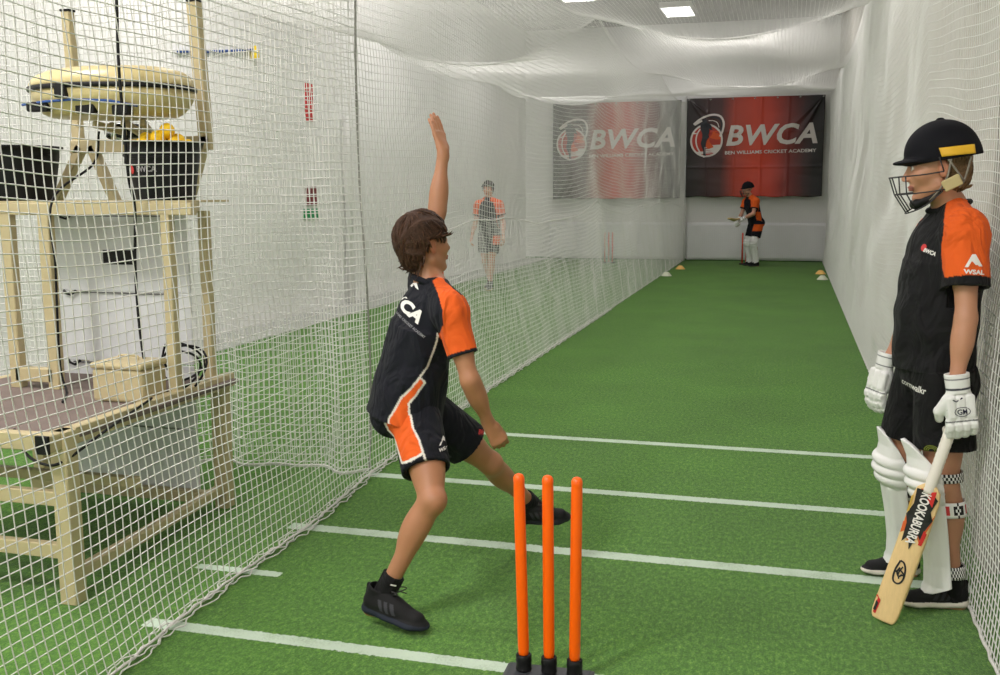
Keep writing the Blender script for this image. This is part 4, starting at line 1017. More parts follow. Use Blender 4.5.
# ================================================================== the bowler in mid stride
J = vd(dict(pel=(-1.468, 3.780, 0.795), neck=(-1.372, 3.790, 1.270), head=(-1.398, 3.80, 1.440), shR=(-1.248, 3.655, 1.212), shL=(-1.445, 3.930, 1.262),
 elR=(-1.155, 3.620, 0.940), wrR=(-1.111, 3.730, 0.741), elL=(-1.420, 4.020, 1.567), wrL=(-1.404, 4.060, 1.818),
 hipR=(-1.415, 3.715, 0.775), hipL=(-1.450, 3.865, 0.765), knR=(-1.272, 3.500, 0.492), anR=(-1.440, 3.450, 0.150), knL=(-1.215, 4.080, 0.489), anL=(-1.108, 4.360, 0.233),
 heelR=(-1.545, 3.440, 0.052), toeR=(-1.258, 3.400, 0.004), heelL=(-1.182, 4.350, 0.140), toeL=(-0.925, 4.420, 0.150), hem=(-1.488, 3.770, 0.748)))
J['hR'] = head_axes(math.radians(53), math.radians(6), math.radians(-3)); J['hs'] = .97
base = np.array([-1.40, 3.62, 0.0])
bow = empty('person', base, 0, 'boy bowling in navy and orange kit, left arm raised, beside the divider net', 'person')
s = .93
hands = {'L': hand_prims(J['wrL'], (-.30, .22, .93), (-.93, .35, -.2), (.35, .93, 0), [.06, .07, .09, .12], .93, .0, (.75, .5, .35)),
         'R': hand_prims(J['wrR'], (.42, .25, -.85), (-.5, .8, .1), (.71, .385, .47), [.95, 1.0, 1.05, 1.1], .93, .02, (.85, .30, .75))}
V, F = build(body_prims(J, s, hands), .004); V = relax(V, F, 1)
col = body_color(V, lin(172, 120, 88), 3); col = head_paint(V, col, J['head'], J['hR'], .97)
body = skin_obj('body', V, F, col, M_SKIN, bow, base)
# shirt
hem_r = .200
P, (tf, tr, tu) = shirt_prims(J, s, J['hem'] + np.array([0.0, 0, .0]), hem_r, .66, .78, sleeve_r=(.066, .064))
V, F = build(P, .004); V = relax(V, F, 1)
dn = nrm(J['hem'] - J['neck']); tdn = (V - J['neck']) @ dn
V = wrinkle(V, F, .0055, 13, 5, axis=nrm(dn + .5*tf), mask=np.clip((tdn - .05)/.25, .25, 1))
# drape pulls between the shoulder and the hip
pl = np.sin(((V - J['neck']) @ nrm(tf*.9 - dn*.5))*75 + 3*snoise(V, 5, 9, 2)); V = V + vnormals(V, F)*(.0028*pl*np.clip((tdn - .12)/.2, 0, 1))[:, None]
N = vnormals(V, F); col = np.tile(NAVY, (len(V), 1)); u_, v_ = uvw(V); near = (N @ np.array([-.3, -.95, 0])) > -.15
armd = seg3 = None
def seg_d(V, a, b):
    ba = b - a; t = np.clip(((V - a) @ ba)/(ba @ ba), 0, 1); return np.linalg.norm(V - a - t[:, None]*ba, axis=1), ((V - a) @ nrm(ba))
dR, tR = seg_d(V, J['shR'], J['elR']); dL, tL = seg_d(V, J['shL'], J['elL'])
org = near & in_poly(u_, v_, [(.042, 1.305), (.061, 1.264), (.075, 1.21), (.078, 1.156), (.062, 1.109), (.058, 1.0), (.4, .95), (.4, 1.34), (.1, 1.34)])
org |= (dR < .085) & (u_ > .075) & (tR > -.03) & (v_ > 1.0); org |= (dL < .09) & (tL > .06)
low = np.clip((1.16 - v_)/.12, 0, 1)[:, None]
col[org] = ORG
endR = np.linalg.norm(J['elR'] - J['shR'])*.66; col[(dR < .085) & (tR > endR - .012)] = NAVY
endL = np.linalg.norm(J['elL'] - J['shL'])*.66; col[(dL < .085) & (tL > endL - .016)] = NAVY
near2 = (N @ np.array([-.3, -.95, 0])) > .05
pan = [(-.045, .897), (-.082, .863), (-.106, .821), (-.135, .775), (-.132, .735), (-.056, .735), (-.054, .84), (-.03, .865), (.010, .918), (-.008, .936)]
col[near & (dR > .080) & (v_ < 1.115)] = NAVY
col[near2 & in_poly(u_, v_, pan)] = ORG
sl = [(.062, 1.109), (.059, 1.083), (.043, 1.035), (.022, .983), (-.017, .93), (-.045, .897), (-.082, .863), (-.106, .821), (-.135, .775), (-.132, .735)]
s2 = [(-.006, .935), (.010, .918), (-.03, .865), (-.054, .84), (-.056, .735)]
pd = np.minimum(seg_dist(u_, v_, sl), seg_dist(u_, v_, s2)); col[near2 & (pd < .0042)] = PIPE
col[org & near & (seg_dist(u_, v_, [(.042, 1.305), (.061, 1.264), (.075, 1.21), (.078, 1.156), (.062, 1.109)]) < .004)] = NAVY
shirt = skin_obj('shirt', V, F, col, M_CLOTH, bow, base)
SV, SF = V, F
M_PRT = mat('shirt_print', lin(226, 224, 220), .6)
c0 = np.array([-1.425, 3.70, 1.190]); ux = nrm(np.array([.79, .29, -.62])); uy = nrm(np.array([.50, .18, .80]))
V2, F2 = text_vf('BWCA', .205, .052, shear=.12, bold=.05, cuts=1)
decal('lettering', V2, F2, c0 + np.array([-.034, -.013, .034]), ux, uy, SV, SF, M_PRT, shirt, base)
V2, F2 = text_vf('BEN WILLIAMS CRICKET ACADEMY', .19, .010, bold=.02)
decal('small_lettering', V2, F2, c0 - uy*.042 + ux*.005, ux, uy, SV, SF, mat('small_print', lin(130, 130, 134), .6), shirt, base)
def arrow_mark(w_):      # the kit maker's arrow head mark
    return [poly_vf([(0, 0), (.42*w_, .75*w_), (.62*w_, .75*w_), (1.0*w_, .05*w_), (.78*w_, .05*w_), (.56*w_, .42*w_), (.42*w_, .42*w_), (.18*w_, 0)]), poly_vf([(.30*w_, .30*w_), (.62*w_, .34*w_), (.84*w_, -.02*w_), (.66*w_, -.02*w_), (.52*w_, .16*w_)])]
for q, (V2, F2) in enumerate(arrow_mark(.034)):
    decal('emblem', V2, F2, np.array([-1.402, 3.70, 1.285 - q*.002]), np.array([.92, .34, -.2]), np.array([.18, .06, .98]), SV, SF, M_PRT, shirt, base)
ring_tube('collar', J['neck'] + tu*.022, tu + .25*tf*0, tf, .072, .075, .0125, M_CLOTH, shirt, base, NAVY, .014)
# shorts
P, (pf, pr, pu) = shorts_prims(J, s, leg=.66, off=.020, hem=(.112, .100))
V, F = build(P, .004); V = relax(V, F, 1); V = wrinkle(V, F, .004, 14, 15, axis=nrm(J['knR'] - J['hipR']))
N = vnormals(V, F); col = np.tile(NAVY*.9, (len(V), 1)); u_, v_ = uvw(V); near2 = (N @ np.array([-.3, -.95, 0])) > -.05
sp_ = [(-.150, .753), (-.138, .721), (-.111, .691), (-.085, .624), (-.002, .67), (-.017, .713), (-.04, .751), (-.05, .80), (-.14, .80)]
inp = near2 & in_poly(u_, v_, sp_) & (V[:, 1] < 3.74); col[inp] = ORG
top_shade = 0
pd = seg_dist(u_, v_, sp_[:-2] + [(-.05, .80)]); p2 = seg_dist(u_, v_, [(-.002, .67), (.02, .612), (.035, .560)])
col[near2 & (V[:, 1] < 3.74) & (np.minimum(pd, p2) < .0042)] = PIPE
shorts = skin_obj('shorts', V, F, col, M_CLOTH, bow, base)
for q, (V2, F2) in enumerate(arrow_mark(.036)):
    decal('emblem', V2, F2, np.array([-1.258, 3.60, .700 - q*.002]), (.94, .3, .05), (-.05, 0, 1), V, F, M_PRT, shorts, base, dist=.12)
V2, F2 = text_vf('WSAL', .040, .012, bold=.04); decal('lettering', V2, F2, np.array([-1.256, 3.60, .672]), (.94, .3, .05), (-.05, 0, 1), V, F, M_PRT, shorts, base, dist=.12)
V2, F2 = text_vf('BWCA', .045, .016, bold=.04); decal('lettering', V2, F2, np.array([-1.20, 3.95, .64]), (.80, .50, -.45), (.3, 0, .9), V, F, M_PINK, shorts, base, dist=.15)
# socks, shoes, hair
for sd in 'RL':
    A, K = J['an' + sd], J['kn' + sd]; up = A + nrm(K - A)*(.055 if sd == 'R' else .05)
    so = sock('sock', up, A - nrm(K - A)*.10, .044, .044, BLK, bow, base)
    if sd == 'R':
        bvt = build([(rc(up, A - nrm(K - A)*.10, .044, .044, None, True), 0, 'u')], .006); V2, F2 = poly_vf([(0, 0), (.022, .0), (.022, .006), (0, .006)])
        decal('tick_mark', V2, F2, up + np.array([0, 0, -.022]), (.88, .3, -.35), (.3, 0, .95), bvt[0], bvt[1], M_PRT, so, base)
shoe(bow, base, J['anR'], J['heelR'], J['toeR'], np.array([.12, 0, 1]), BLK*1.2, np.array(lin(30, 36, 50)), np.array(lin(60, 60, 66)))
shoe(bow, base, J['anL'], J['heelL'], J['toeL'], np.array([.15, -.35, 1]), BLK*1.2, np.array(lin(24, 26, 32)), np.array(lin(50, 50, 55)))
def bow_hair(x, y, z):
    # hair falls from a front fringe over the temples, above the ears, down to the nape
    line = np.where(x > .060, .046 + 0*z, np.where(x > -.034, .030 + 0*z, np.maximum(-.090, .030 + (x + .034)*4.0)))
    return (np.maximum(line - z, x - .125)).astype(f32)
hair_cap(J['head'], J['hR'], .97, .004, bow_hair, thick=.019, col=lin(62, 41, 28), seed=4, tufts=900, par=bow, base=base, len_=.045)

# ================================================================== the waiting batter
J = vd(dict(pel=(0.565, 4.280, 0.945), neck=(0.588, 4.270, 1.565), head=(0.529, 4.240, 1.728), shR=(0.570, 4.420, 1.480), shL=(0.625, 4.125, 1.508),
 elL=(0.634, 4.040, 1.182), wrL=(0.604, 3.995, 0.918), elR=(0.512, 4.500, 1.138), wrR=(0.396, 4.420, 0.922),
 hipL=(0.591, 4.180, 0.921), hipR=(0.539, 4.370, 0.915), knL=(0.606, 4.140, 0.520), anL=(0.664, 4.180, 0.107), knR=(0.474, 4.400, 0.505), anR=(0.520, 4.500, 0.105),
 heelL=(0.732, 4.200, 0.004), toeL=(0.462, 4.140, 0.004), heelR=(0.590, 4.520, 0.004), toeR=(0.340, 4.470, 0.004), hem=(0.560, 4.275, 0.945)))
J['hR'] = head_axes(math.radians(184), math.radians(-6)); J['hs'] = 1.04
base = np.array([.60, 4.27, 0.0]); s = 1.0
bat_p = empty('person', base, 0, 'boy in helmet, white pads and gloves leaning on a bat by the right net', 'person')
hands = {'L': hand_prims(J['wrL'], (-.05, .05, -1), (.1, .9, 0), (-.9, .1, 0), [1.3]*4, .62, thumb=(.9, .3, .3)), 'R': hand_prims(J['wrR'], (-.2, .05, -1), (.5, .8, 0), (-.9, .4, 0), [.6]*4, .62, thumb=(.9, .3, .3))}
V, F = build(body_prims(J, s, hands), .0045); V = relax(V, F, 1)
col = body_color(V, lin(186, 134, 104), 8); col = head_paint(V, col, J['head'], J['hR'], 1.04, (.16, .10, .05))
skin_obj('body', V, F, col, M_SKIN, bat_p, base)
P, (tf, tr, tu) = shirt_prims(J, s, J['hem'], .185, .68, .78, off=.020, sleeve_r=(.078, .086))
P.append((ell(J['pel'] + (J['neck'] - J['pel'])*.36 + tf*.075, np.array([.14, .095, .22]), np.array([tr, tf, tu])), .05, 'u'))
P = [p for p in P if p[2] == 'u'] + [p for p in P if p[2] != 'u']
V, F = build(P, .0045); V = relax(V, F, 1); dn = nrm(J['hem'] - J['neck']); tdn = (V - J['neck']) @ dn
V = wrinkle(V, F, .006, 12, 25, axis=nrm(dn*.9 - tf*.4), mask=np.clip((tdn - .03)/.25, .3, 1))
pl = np.sin(((V - J['neck']) @ nrm(tf*.8 + dn*.55))*60 + 3*snoise(V, 5, 19, 2)); V = V + vnormals(V, F)*(.003*pl*np.clip((tdn - .12)/.2, 0, 1))[:, None]
N = vnormals(V, F); col = np.tile(BLK*1.6, (len(V), 1)); dL, tL = seg_d(V, J['shL'], J['elL']); dR, tR = seg_d(V, J['shR'], J['elR'])
SEAM = [(0.565, 1.6), (0.548, 1.531), (0.542, 1.446), (0.547, 1.362), (0.568, 1.25), (0.63, 1.2), (0.95, 1.2), (0.95, 1.7), (0.6, 1.7)]
for d_, t_, S_, E_ in ((dL, tL, J['shL'], J['elL']), (dR, tR, J['shR'], J['elR'])):
    e_ = np.linalg.norm(E_ - S_)*.68; axs = nrm(S_ - (J['shL'] + J['shR'])/2); lat = (V - (J['shL'] + J['shR'])/2) @ axs; fr = (V - J['neck']) @ tf; bk = fr < -.075
    o_ = (d_ < .115) & (t_ > -.02) & (lat > .115 - .25*np.clip((V[:, 2] - 1.42)/.12, 0, 1)*.30) & (t_ < e_ + .02)
    ng = seg_d(V, J['neck'] + tu*.02, S_)[0]; o_ |= (ng < .088) & (V[:, 2] > J['shL'][2] - .03) & (lat > .055) & (fr < .06)
    o_ &= ~(bk & (lat < .20) & (d_ > .06) & (V[:, 2] < 1.50))
    if S_ is J['shL']:
        pc = (V[:, 1] < 4.32) & (N[:, 1] < .25) & (V[:, 2] > 1.29); ip = in_poly(V[:, 0], V[:, 2], SEAM); o_ = (o_ & ~pc) | (pc & ip & (d_ < .125)) | (pc & ip & (V[:, 2] > 1.43))
    col[o_] = ORG; col[(d_ < .12) & (t_ > e_ - .034) & (t_ < e_ + .03) & (lat > .1)] = BLK*1.3
shirt = skin_obj('shirt', V, F, col, M_CLOTH, bat_p, base); SV, SF = V, F
for q, (V2, F2) in enumerate(arrow_mark(.062)): decal('emblem', V2, F2, np.array([.645, 4.0, 1.392 - q*.004]), (.97, .15, 0), (0, 0, 1), V, F, M_PRT, shirt, base)
V2, F2 = text_vf('WSAL', .072, .017, bold=.04, cuts=1); decal('lettering', V2, F2, np.array([.646, 4.0, 1.352]), (.97, .15, -.06), (.06, 0, 1), V, F, M_PRT, shirt, base)
V2, F2 = text_vf('BWCA', .055, .016, shear=.2, bold=.05, cuts=1); decal('lettering', V2, F2, np.array([.492, 4.1, 1.420]), (.80, -.45, -.30), (.25, 0, .95), V, F, M_PRT, shirt, base)
V2, F2 = poly_vf(ell_pts(0, 0, .012, .014, 16)); decal('emblem', V2, F2, np.array([.462, 4.1, 1.438]), (.80, -.45, -.30), (.25, 0, .95), V, F, M_PINK, shirt, base)
ring_tube('collar', J['neck'] + tu*.020 + tf*.004, tu, tf, .074, .075, .0095, M_CLOTH, shirt, base, BLK*1.2, .022)
# side piping on the shirt
P, (pf, pr, pu) = shorts_prims(J, s, leg=.66, off=.016, hem=(.112, .108))
V, F = build(P, .0045); V = relax(V, F, 1); V = wrinkle(V, F, .004, 9, 35, axis=(0, 0, 1)); col = np.tile(BLK*.9, (len(V), 1))
shorts = skin_obj('shorts', V, F, col, M_CLOTH, bat_p, base)
V2, F2 = text_vf('cornwalkr', .125, .026, bold=.02, cuts=1); decal('lettering', V2, F2, np.array([.455, 4.1, .893]), (.93, -.32, -.10), (.1, 0, 1), V, F, M_PRT, shorts, base)
M_OLV = mat('olive_print', lin(110, 120, 30), .6)
for q in range(3):
    V2, F2 = strip_vf(ell_pts(0, 0, .012 + .006*q, .011 + .005*q, 18), .0028); decal('emblem', V2, F2, np.array([.545, 4.05, .665]), (1, 0, 0), (0, 0, 1), V, F, M_OLV, shorts, base)
hair_cap(J['head'], J['hR'], 1.04, .0045, lambda x, y, z: np.maximum(np.maximum(x + .020, -.080 - z), z - .06).astype(f32), thick=.008, col=lin(112, 88, 60), seed=9, tufts=350, par=bat_p, base=base, len_=.035)
for sd, k_ in (('L', .075), ('R', .07)):
    A, K = J['an' + sd], J['kn' + sd]; sock('sock', A + nrm(K - A)*k_, A - nrm(K - A)*.07, .043, .042, BLK, bat_p, base, band=(.016, .022, WHT*.8))
    shoe(bat_p, base, A, J['heel' + sd], J['toe' + sd], (0, 0, 1), BLK*1.3, np.array(lin(214, 208, 196)), np.array(lin(44, 44, 50)))

def helmet(par, base, c, R, s, h=.004, simple=False):
    g = lambda x, y, z: c + s*(R[0]*x + R[1]*y + R[2]*z)
    P = [(ell(g(-.022, 0, .056), np.array([.131, .112, .120])*s, R), .02, 'u'), (rbox(g(-.070, 0, .02), np.array([.072, .098, .05])*s, .045*s, R), .05, 'u'),
         (ell(g(.070, 0, .034), np.array([.080, .094, .0125])*s, R), .012, 'u'),
         (ell(g(-.022, 0, .177), np.array([.014, .014, .006])*s, R), .004, 'u')]
    P.append((ell(g(-.014, 0, .035), np.array([.106, .092, .104])*s, R), .004, 's')); P.append((plane(g(0, 0, .026), -R[2] + .0*R[0]), 0, 'i'))
    V, F = build(P[:2] + P[3:4] + P[4:5], h); v = Vol(V.min(0) - .06, V.max(0) + .06, h)
    v.put(P[0][0], .02); v.put(P[1][0], .05); v.put(plane(g(0, 0, .028), -R[2] - .06*R[0]), 0, 'i'); v.put(P[2][0], .012); v.put(P[3][0], .004); v.put(P[4][0], .004, 's')
    V, F = v.mesh(); V = relax(V, F, 1)
    he = link('helmet', np_mesh('helmet', V - base, F), M_HELM, par, smooth=True)
    if simple: tubes = [(-.02, 0)]
    W = lambda pts: [tuple(g(*p) - base) for p in pts]
    bars = []
    for z, fx_, wy in ((-.016, .160, .098), (-.080, .146, .096)):
        bars.append(W(cat([(-.005, -wy*1.08, z + .004), (.06, -wy, z), (.120, -.070, z), (fx_, -.030, z), (fx_, .030, z), (.120, .070, z), (.06, wy, z), (-.005, wy*1.08, z + .004)], 5)))
    bars.append(W(cat([(.0, -.096, -.080), (.06, -.080, -.128), (.110, -.032, -.150), (.110, .032, -.150), (.06, .080, -.128), (.0, .096, -.080)], 5)))
    for y in (-.030, .030): bars.append(W([(.160, y, -.016), (.146, y, -.080), (.110, y, -.150)]))
    for y in (-1, 1): bars.append(W([(.120, y*.070, -.016), (.120, y*.070, -.080), (.09, y*.055, -.142)])); bars.append(W([(-.005, y*.104, -.012), (.01, y*.112, .04)]))
    gr = tube('grille', bars, .0026 if not simple else .005, M_DARK, he, 6)
    if simple: return he
    M4 = Matrix(((R[0][0], R[1][0], R[2][0], 0), (R[0][1], R[1][1], R[2][1], 0), (R[0][2], R[1][2], R[2][2], 0), (0, 0, 0, 1)))
    for y in (-1, 1):
        T = Matrix.Translation(Vector(g(-.030, y*.100, -.056) - base)) @ M4 @ Matrix.Rotation(math.radians(22), 4, 'Y'); box_obj('cheek_pad', (-.034, -.008, -.022), (.034, .008, .022), mat('cream_pad', lin(190, 174, 126), .6), he, .006, T)
    bv = BVHTree.FromPolygons([tuple(p) for p in V], F.tolist())
    for y in (-1, 1):
        xs = np.linspace(-.112, .006, 16); zs = np.linspace(.040, .072, 5); G = []
        for a in xs:
            for b in zs:
                o_ = g(a + (b - .056)*.25*(1 if a > -.03 else 0), y*.3, b); d_ = -R[1]*y; loc, nn, i, dd = bv.ray_cast(Vector(o_), Vector(d_), 1.0); p = np.array(loc) if loc else o_ + d_*.18
                G.append(p - d_*.003)
        idx = np.arange(80).reshape(16, 5); F2 = np.stack([idx[:-1, :-1], idx[1:, :-1], idx[1:, 1:], idx[:-1, 1:]], -1).reshape(-1, 4)
        o = link('side_strip', np_mesh('side_strip', np.array(G) - base, F2), mat('yellow_strip', lin(226, 176, 40), .45), he); sm = o.modifiers.new('s', 'SOLIDIFY'); sm.thickness = .004; sm.offset = 0
    st_ = [W(cat([(-.03, y*.108, .03), (-.012, y*.100, -.04), (.03, y*.070, -.100), (.068, y*.03, -.122)], 6)) for y in (-1, 1)]
    st_ += [W(cat([(-.10, y*.095, .03), (-.075, y*.085, -.05), (-.055, y*.080, -.075)], 5)) for y in (-1, 1)] + [W(cat([(-.02, y*.110, .03), (-.07, y*.093, -.05)], 4)) for y in (-1, 1)]
    tube('strap', st_, .0042, mat('grey_strap', lin(130, 124, 112), .7), he, 6)
    V, F = build([(rc(g(.050, -.045, -.112), g(.078, -.02, -.122), .013, .015), .02, 'u'), (rc(g(.078, -.02, -.122), g(.078, .02, -.122), .015, .015), .02, 'u'), (rc(g(.078, .02, -.122), g(.050, .045, -.112), .015, .013), .02, 'u'),
                  (rc(g(.050, .045, -.112), g(.01, .078, -.085), .012, .008), .01, 'u'), (rc(g(.050, -.045, -.112), g(.01, -.078, -.085), .012, .008), .01, 'u')], .0035)
    link('chin_strap', np_mesh('chin_strap', V - base, F), M_BLACK, he, smooth=True)
    return he
helmet(bat_p, base, J['head'], J['hR'], 1.04)

def leg_pad(par, base, ankle, knee, top, fwd, s=1.0, nu=60, nv=150, straps=True, span=98, legoff=0.0):
    fwd = nrm(np.asarray(fwd, float)); A, K, T = [np.asarray(p, float) for p in (ankle, knee, top)]
    cl = cat([A + (A - K)*.05, A + (K - A)*.5, K + fwd*.01, T], 24); L = np.concatenate([[0], np.cumsum(np.linalg.norm(np.diff(cl, axis=0), axis=1))]); L /= L[-1]
    def C_(v): return np.stack([np.interp(v, L, cl[:, i]) for i in range(3)], -1)
    kv = float(np.interp(0, [0], [0])); kd = np.linalg.norm(cl - K, axis=1); vk = L[kd.argmin()]
    u = np.radians(np.linspace(-span, span, nu)); v = np.linspace(0, 1, nv); U, Vv = np.meshgrid(u, v, indexing='ij')
    cap = 1 - .20*np.abs(U/u[-1])**2.2; bot = .07*np.abs(U/u[-1])**1.5; vv = bot + (cap - bot)*Vv
    r = np.interp(vv, [0, .06, .2, vk - .12, vk, vk + .12, 1], [.105, .088, .082, .092, .108, .104, .094])*s
    roll = (np.abs(vv - vk) < .105); r = r + np.where(roll, .017*s*np.abs(np.sin((vv - vk + .105)/.07*math.pi))**.6, 0)*np.cos(U*.8)
    r = r + np.where(vv < vk - .12, .0035*s*np.cos(U*9), .002*s*np.cos(U*7)*(~roll))
    X = C_(vv); zax = nrm(T - A); side = np.cross(zax, fwd)
    G = X + fwd*(r*np.cos(U)*1.0 - .018*s)[..., None] + side*(r*.86*np.sin(U))[..., None] + fwd*(.02*s*np.clip((vv - .9)/.1, 0, 1))[..., None]
    V = G.reshape(-1, 3); idx = np.arange(nu*nv).reshape(nu, nv); F = np.stack([idx[:-1, :-1], idx[1:, :-1], idx[1:, 1:], idx[:-1, 1:]], -1).reshape(-1, 4)
    me = np_mesh('leg_pad', V - base, F, np.tile(WHT, (len(V), 1))); o = link('leg_pad', me, M_PAD, par, smooth=True); sm = o.modifiers.new('s', 'SOLIDIFY'); sm.thickness = .016*s; sm.offset = -1
    if not straps: return o
    for vz, wd, rr in ((.15, .052, .050), (vk - .15, .062, .068), (vk + .055, .036, .072)):
        na, nw = 46, max(3, int(wd/.012)); a = np.radians(np.linspace(50, 310, na)); w_ = np.linspace(-wd/2, wd/2, nw + 1); c0 = C_(np.array(vz)) + legoff; G = []
        for t in a:
            for b in w_: G.append(c0 + zax*(b + .02*math.cos(t)*0) + fwd*(rr*1.15*math.cos(t) - .004) + side*(rr*math.sin(t)*.95))
        idx = np.arange(na*(nw + 1)).reshape(na, nw + 1); F = np.stack([idx[:-1, :-1], idx[1:, :-1], idx[1:, 1:], idx[:-1, 1:]], -1); fi = np.indices(F.shape[:2]); big = wd > .055
        F2 = F.reshape(-1, 4); me = np_mesh('strap', np.array(G) - base, F2); so = link('strap', me, [M_WHITE, M_BLACK, M_PINK], o); k = fi[0].ravel(); j = fi[1].ravel()
        mi = ((k + j) % 2).astype(np.int32); mi[(j == 0) | (j == nw - 1)] = mi[(j == 0) | (j == nw - 1)]*(0 if big else 1)
        if big:
            mi[:] = 0; kk = k % 12; mi[(kk < 2) & (j > 0) & (j < nw - 1)] = 1; mi[((kk == 4) | (kk == 5)) & (j > 0) & (j < nw - 1)] = 2; mi[((kk == 8)) & (j > 0) & (j < nw - 1)] = 1; mi[(kk > 8) & ((k + j) % 2 == 0)] = 1
        me.polygons.foreach_set('material_index', mi); sm = so.modifiers.new('s', 'SOLIDIFY'); sm.thickness = .003
    return o
for sd, fw in (('L', (-.97, -.24, 0)), ('R', (-.97, -.22, 0))):
    K, A, H = J['kn' + sd], J['an' + sd], J['hip' + sd]; off_ = np.array([-.030, -.004, 0]) if sd == 'L' else np.zeros(3); leg_pad(bat_p, base, A + np.array([-.005, 0, -.02]) + off_, K + off_, K + (H - K)*.42 + np.array([-.035, -.01, 0]) + off_, fw, span=84, legoff=-off_)

def bat_glove(par, base, w, R, s=1.0, curl=1.0, mark=True, h=.0035):
    """R rows: x along the knuckles to the thumb, y out of the back of the hand, z up the forearm."""
    R = np.asarray(R, float); w = np.asarray(w, float)
    P = [(rc((0, 0, .062), (0, 0, -.005), .040, .037, ((0, 1, 0), .78), True), .004, 'u'), (rbox((0, -.004, -.052), (.046, .024, .050), .022), .012, 'u')]
    for i in range(3):
        x = .030 - i*.030; P.append((rbox((x, .018, -.048), (.0150, .012, .040), .010), .004, 'u'))
    for i in range(4):
        x = .037 - .0245*i; L = [.036, .039, .037, .032][i]; p = np.array([x, .012, -.094]); c = .25
        for q in range(3):
            e = p + np.array([0, -math.sin(c), -math.cos(c)])*L*(1 - .14*q); P.append((rc(p, e, .0148 - .001*q, .0143 - .001*q), .0045, 'u')); P.append((rbox((p + e)/2 + np.array([0, math.cos(c), -math.sin(c)])*.009, (.0115, .011, L*.40), .006, np.array([[1, 0, 0], [0, math.cos(c), -math.sin(c)], [0, math.sin(c), math.cos(c)]])), .003, 'u')); p = e; c += .85*curl
    P += [(rc((.038, 0, -.030), (.062, -.016, -.062), .020, .017), .012, 'u'), (rc((.062, -.016, -.062), (.058, -.036, -.092), .0165, .014), .004, 'u')]
    P.append((rc((0, 0, .03), (0, 0, .075), .028, .033, ((0, 1, 0), .78), True), .003, 's'))
    V, F = build(P, h); V = relax(V, F, 1); c = np.tile(WHT, (len(V), 1)); z = V[:, 2]
    c[(np.abs(z - .046) < .0025) | (np.abs(z - .012) < .0022)] = lin(20, 24, 50); c[(np.abs(z + .094 + V[:, 0]*.0) < .0024) & (V[:, 1] > .012)] = lin(20, 24, 40); c[(V[:, 1] < -.026) & (z < -.03)] = lin(196, 190, 180)
    W = w + (V*s) @ R; o = link('glove', np_mesh('glove', W - base, F, c), M_PAD, par, smooth=True)
    if mark:
        mk = mat('glove_print', lin(20, 24, 50), .5); n = R[1]
        for V2, F2, cx, cz in ((*text_vf('GM', .030, .018, bold=.02), 0, -.062), (*strip_vf(ell_pts(0, 0, .024, .015, 24), .002), 0, -.062), (*strip_vf([(-.014, .004), (-.004, -.004), (.016, .008)], .004), .012, -.022), (*strip_vf([(-.045, -.01), (.045, .016)], .002), 0, -.040)):
            decal('mark', V2*s, F2, w + (np.array([cx, .03, cz])*s) @ R, -R[0], R[2], W, F, mk, o, base, lift=.0012, dist=.08)
    return o
def axes3(x, y, z):
    z = nrm(z); y = nrm(np.asarray(y, float) - z*(z @ np.asarray(y, float))); x = np.cross(y, z); return np.array([x, y, z])
bat_glove(bat_p, base, J['wrL'] + np.array([.010, -.010, -.006]), axes3(None, (.12, -1, .05), (-.14, 0, 1)), 1.12, 1.0)
bat_glove(bat_p, base, J['wrR'] + np.array([-.004, 0, -.004]), axes3(None, (-.75, -.62, .1), (.18, 0, 1)), 1.05, .45, mark=False)

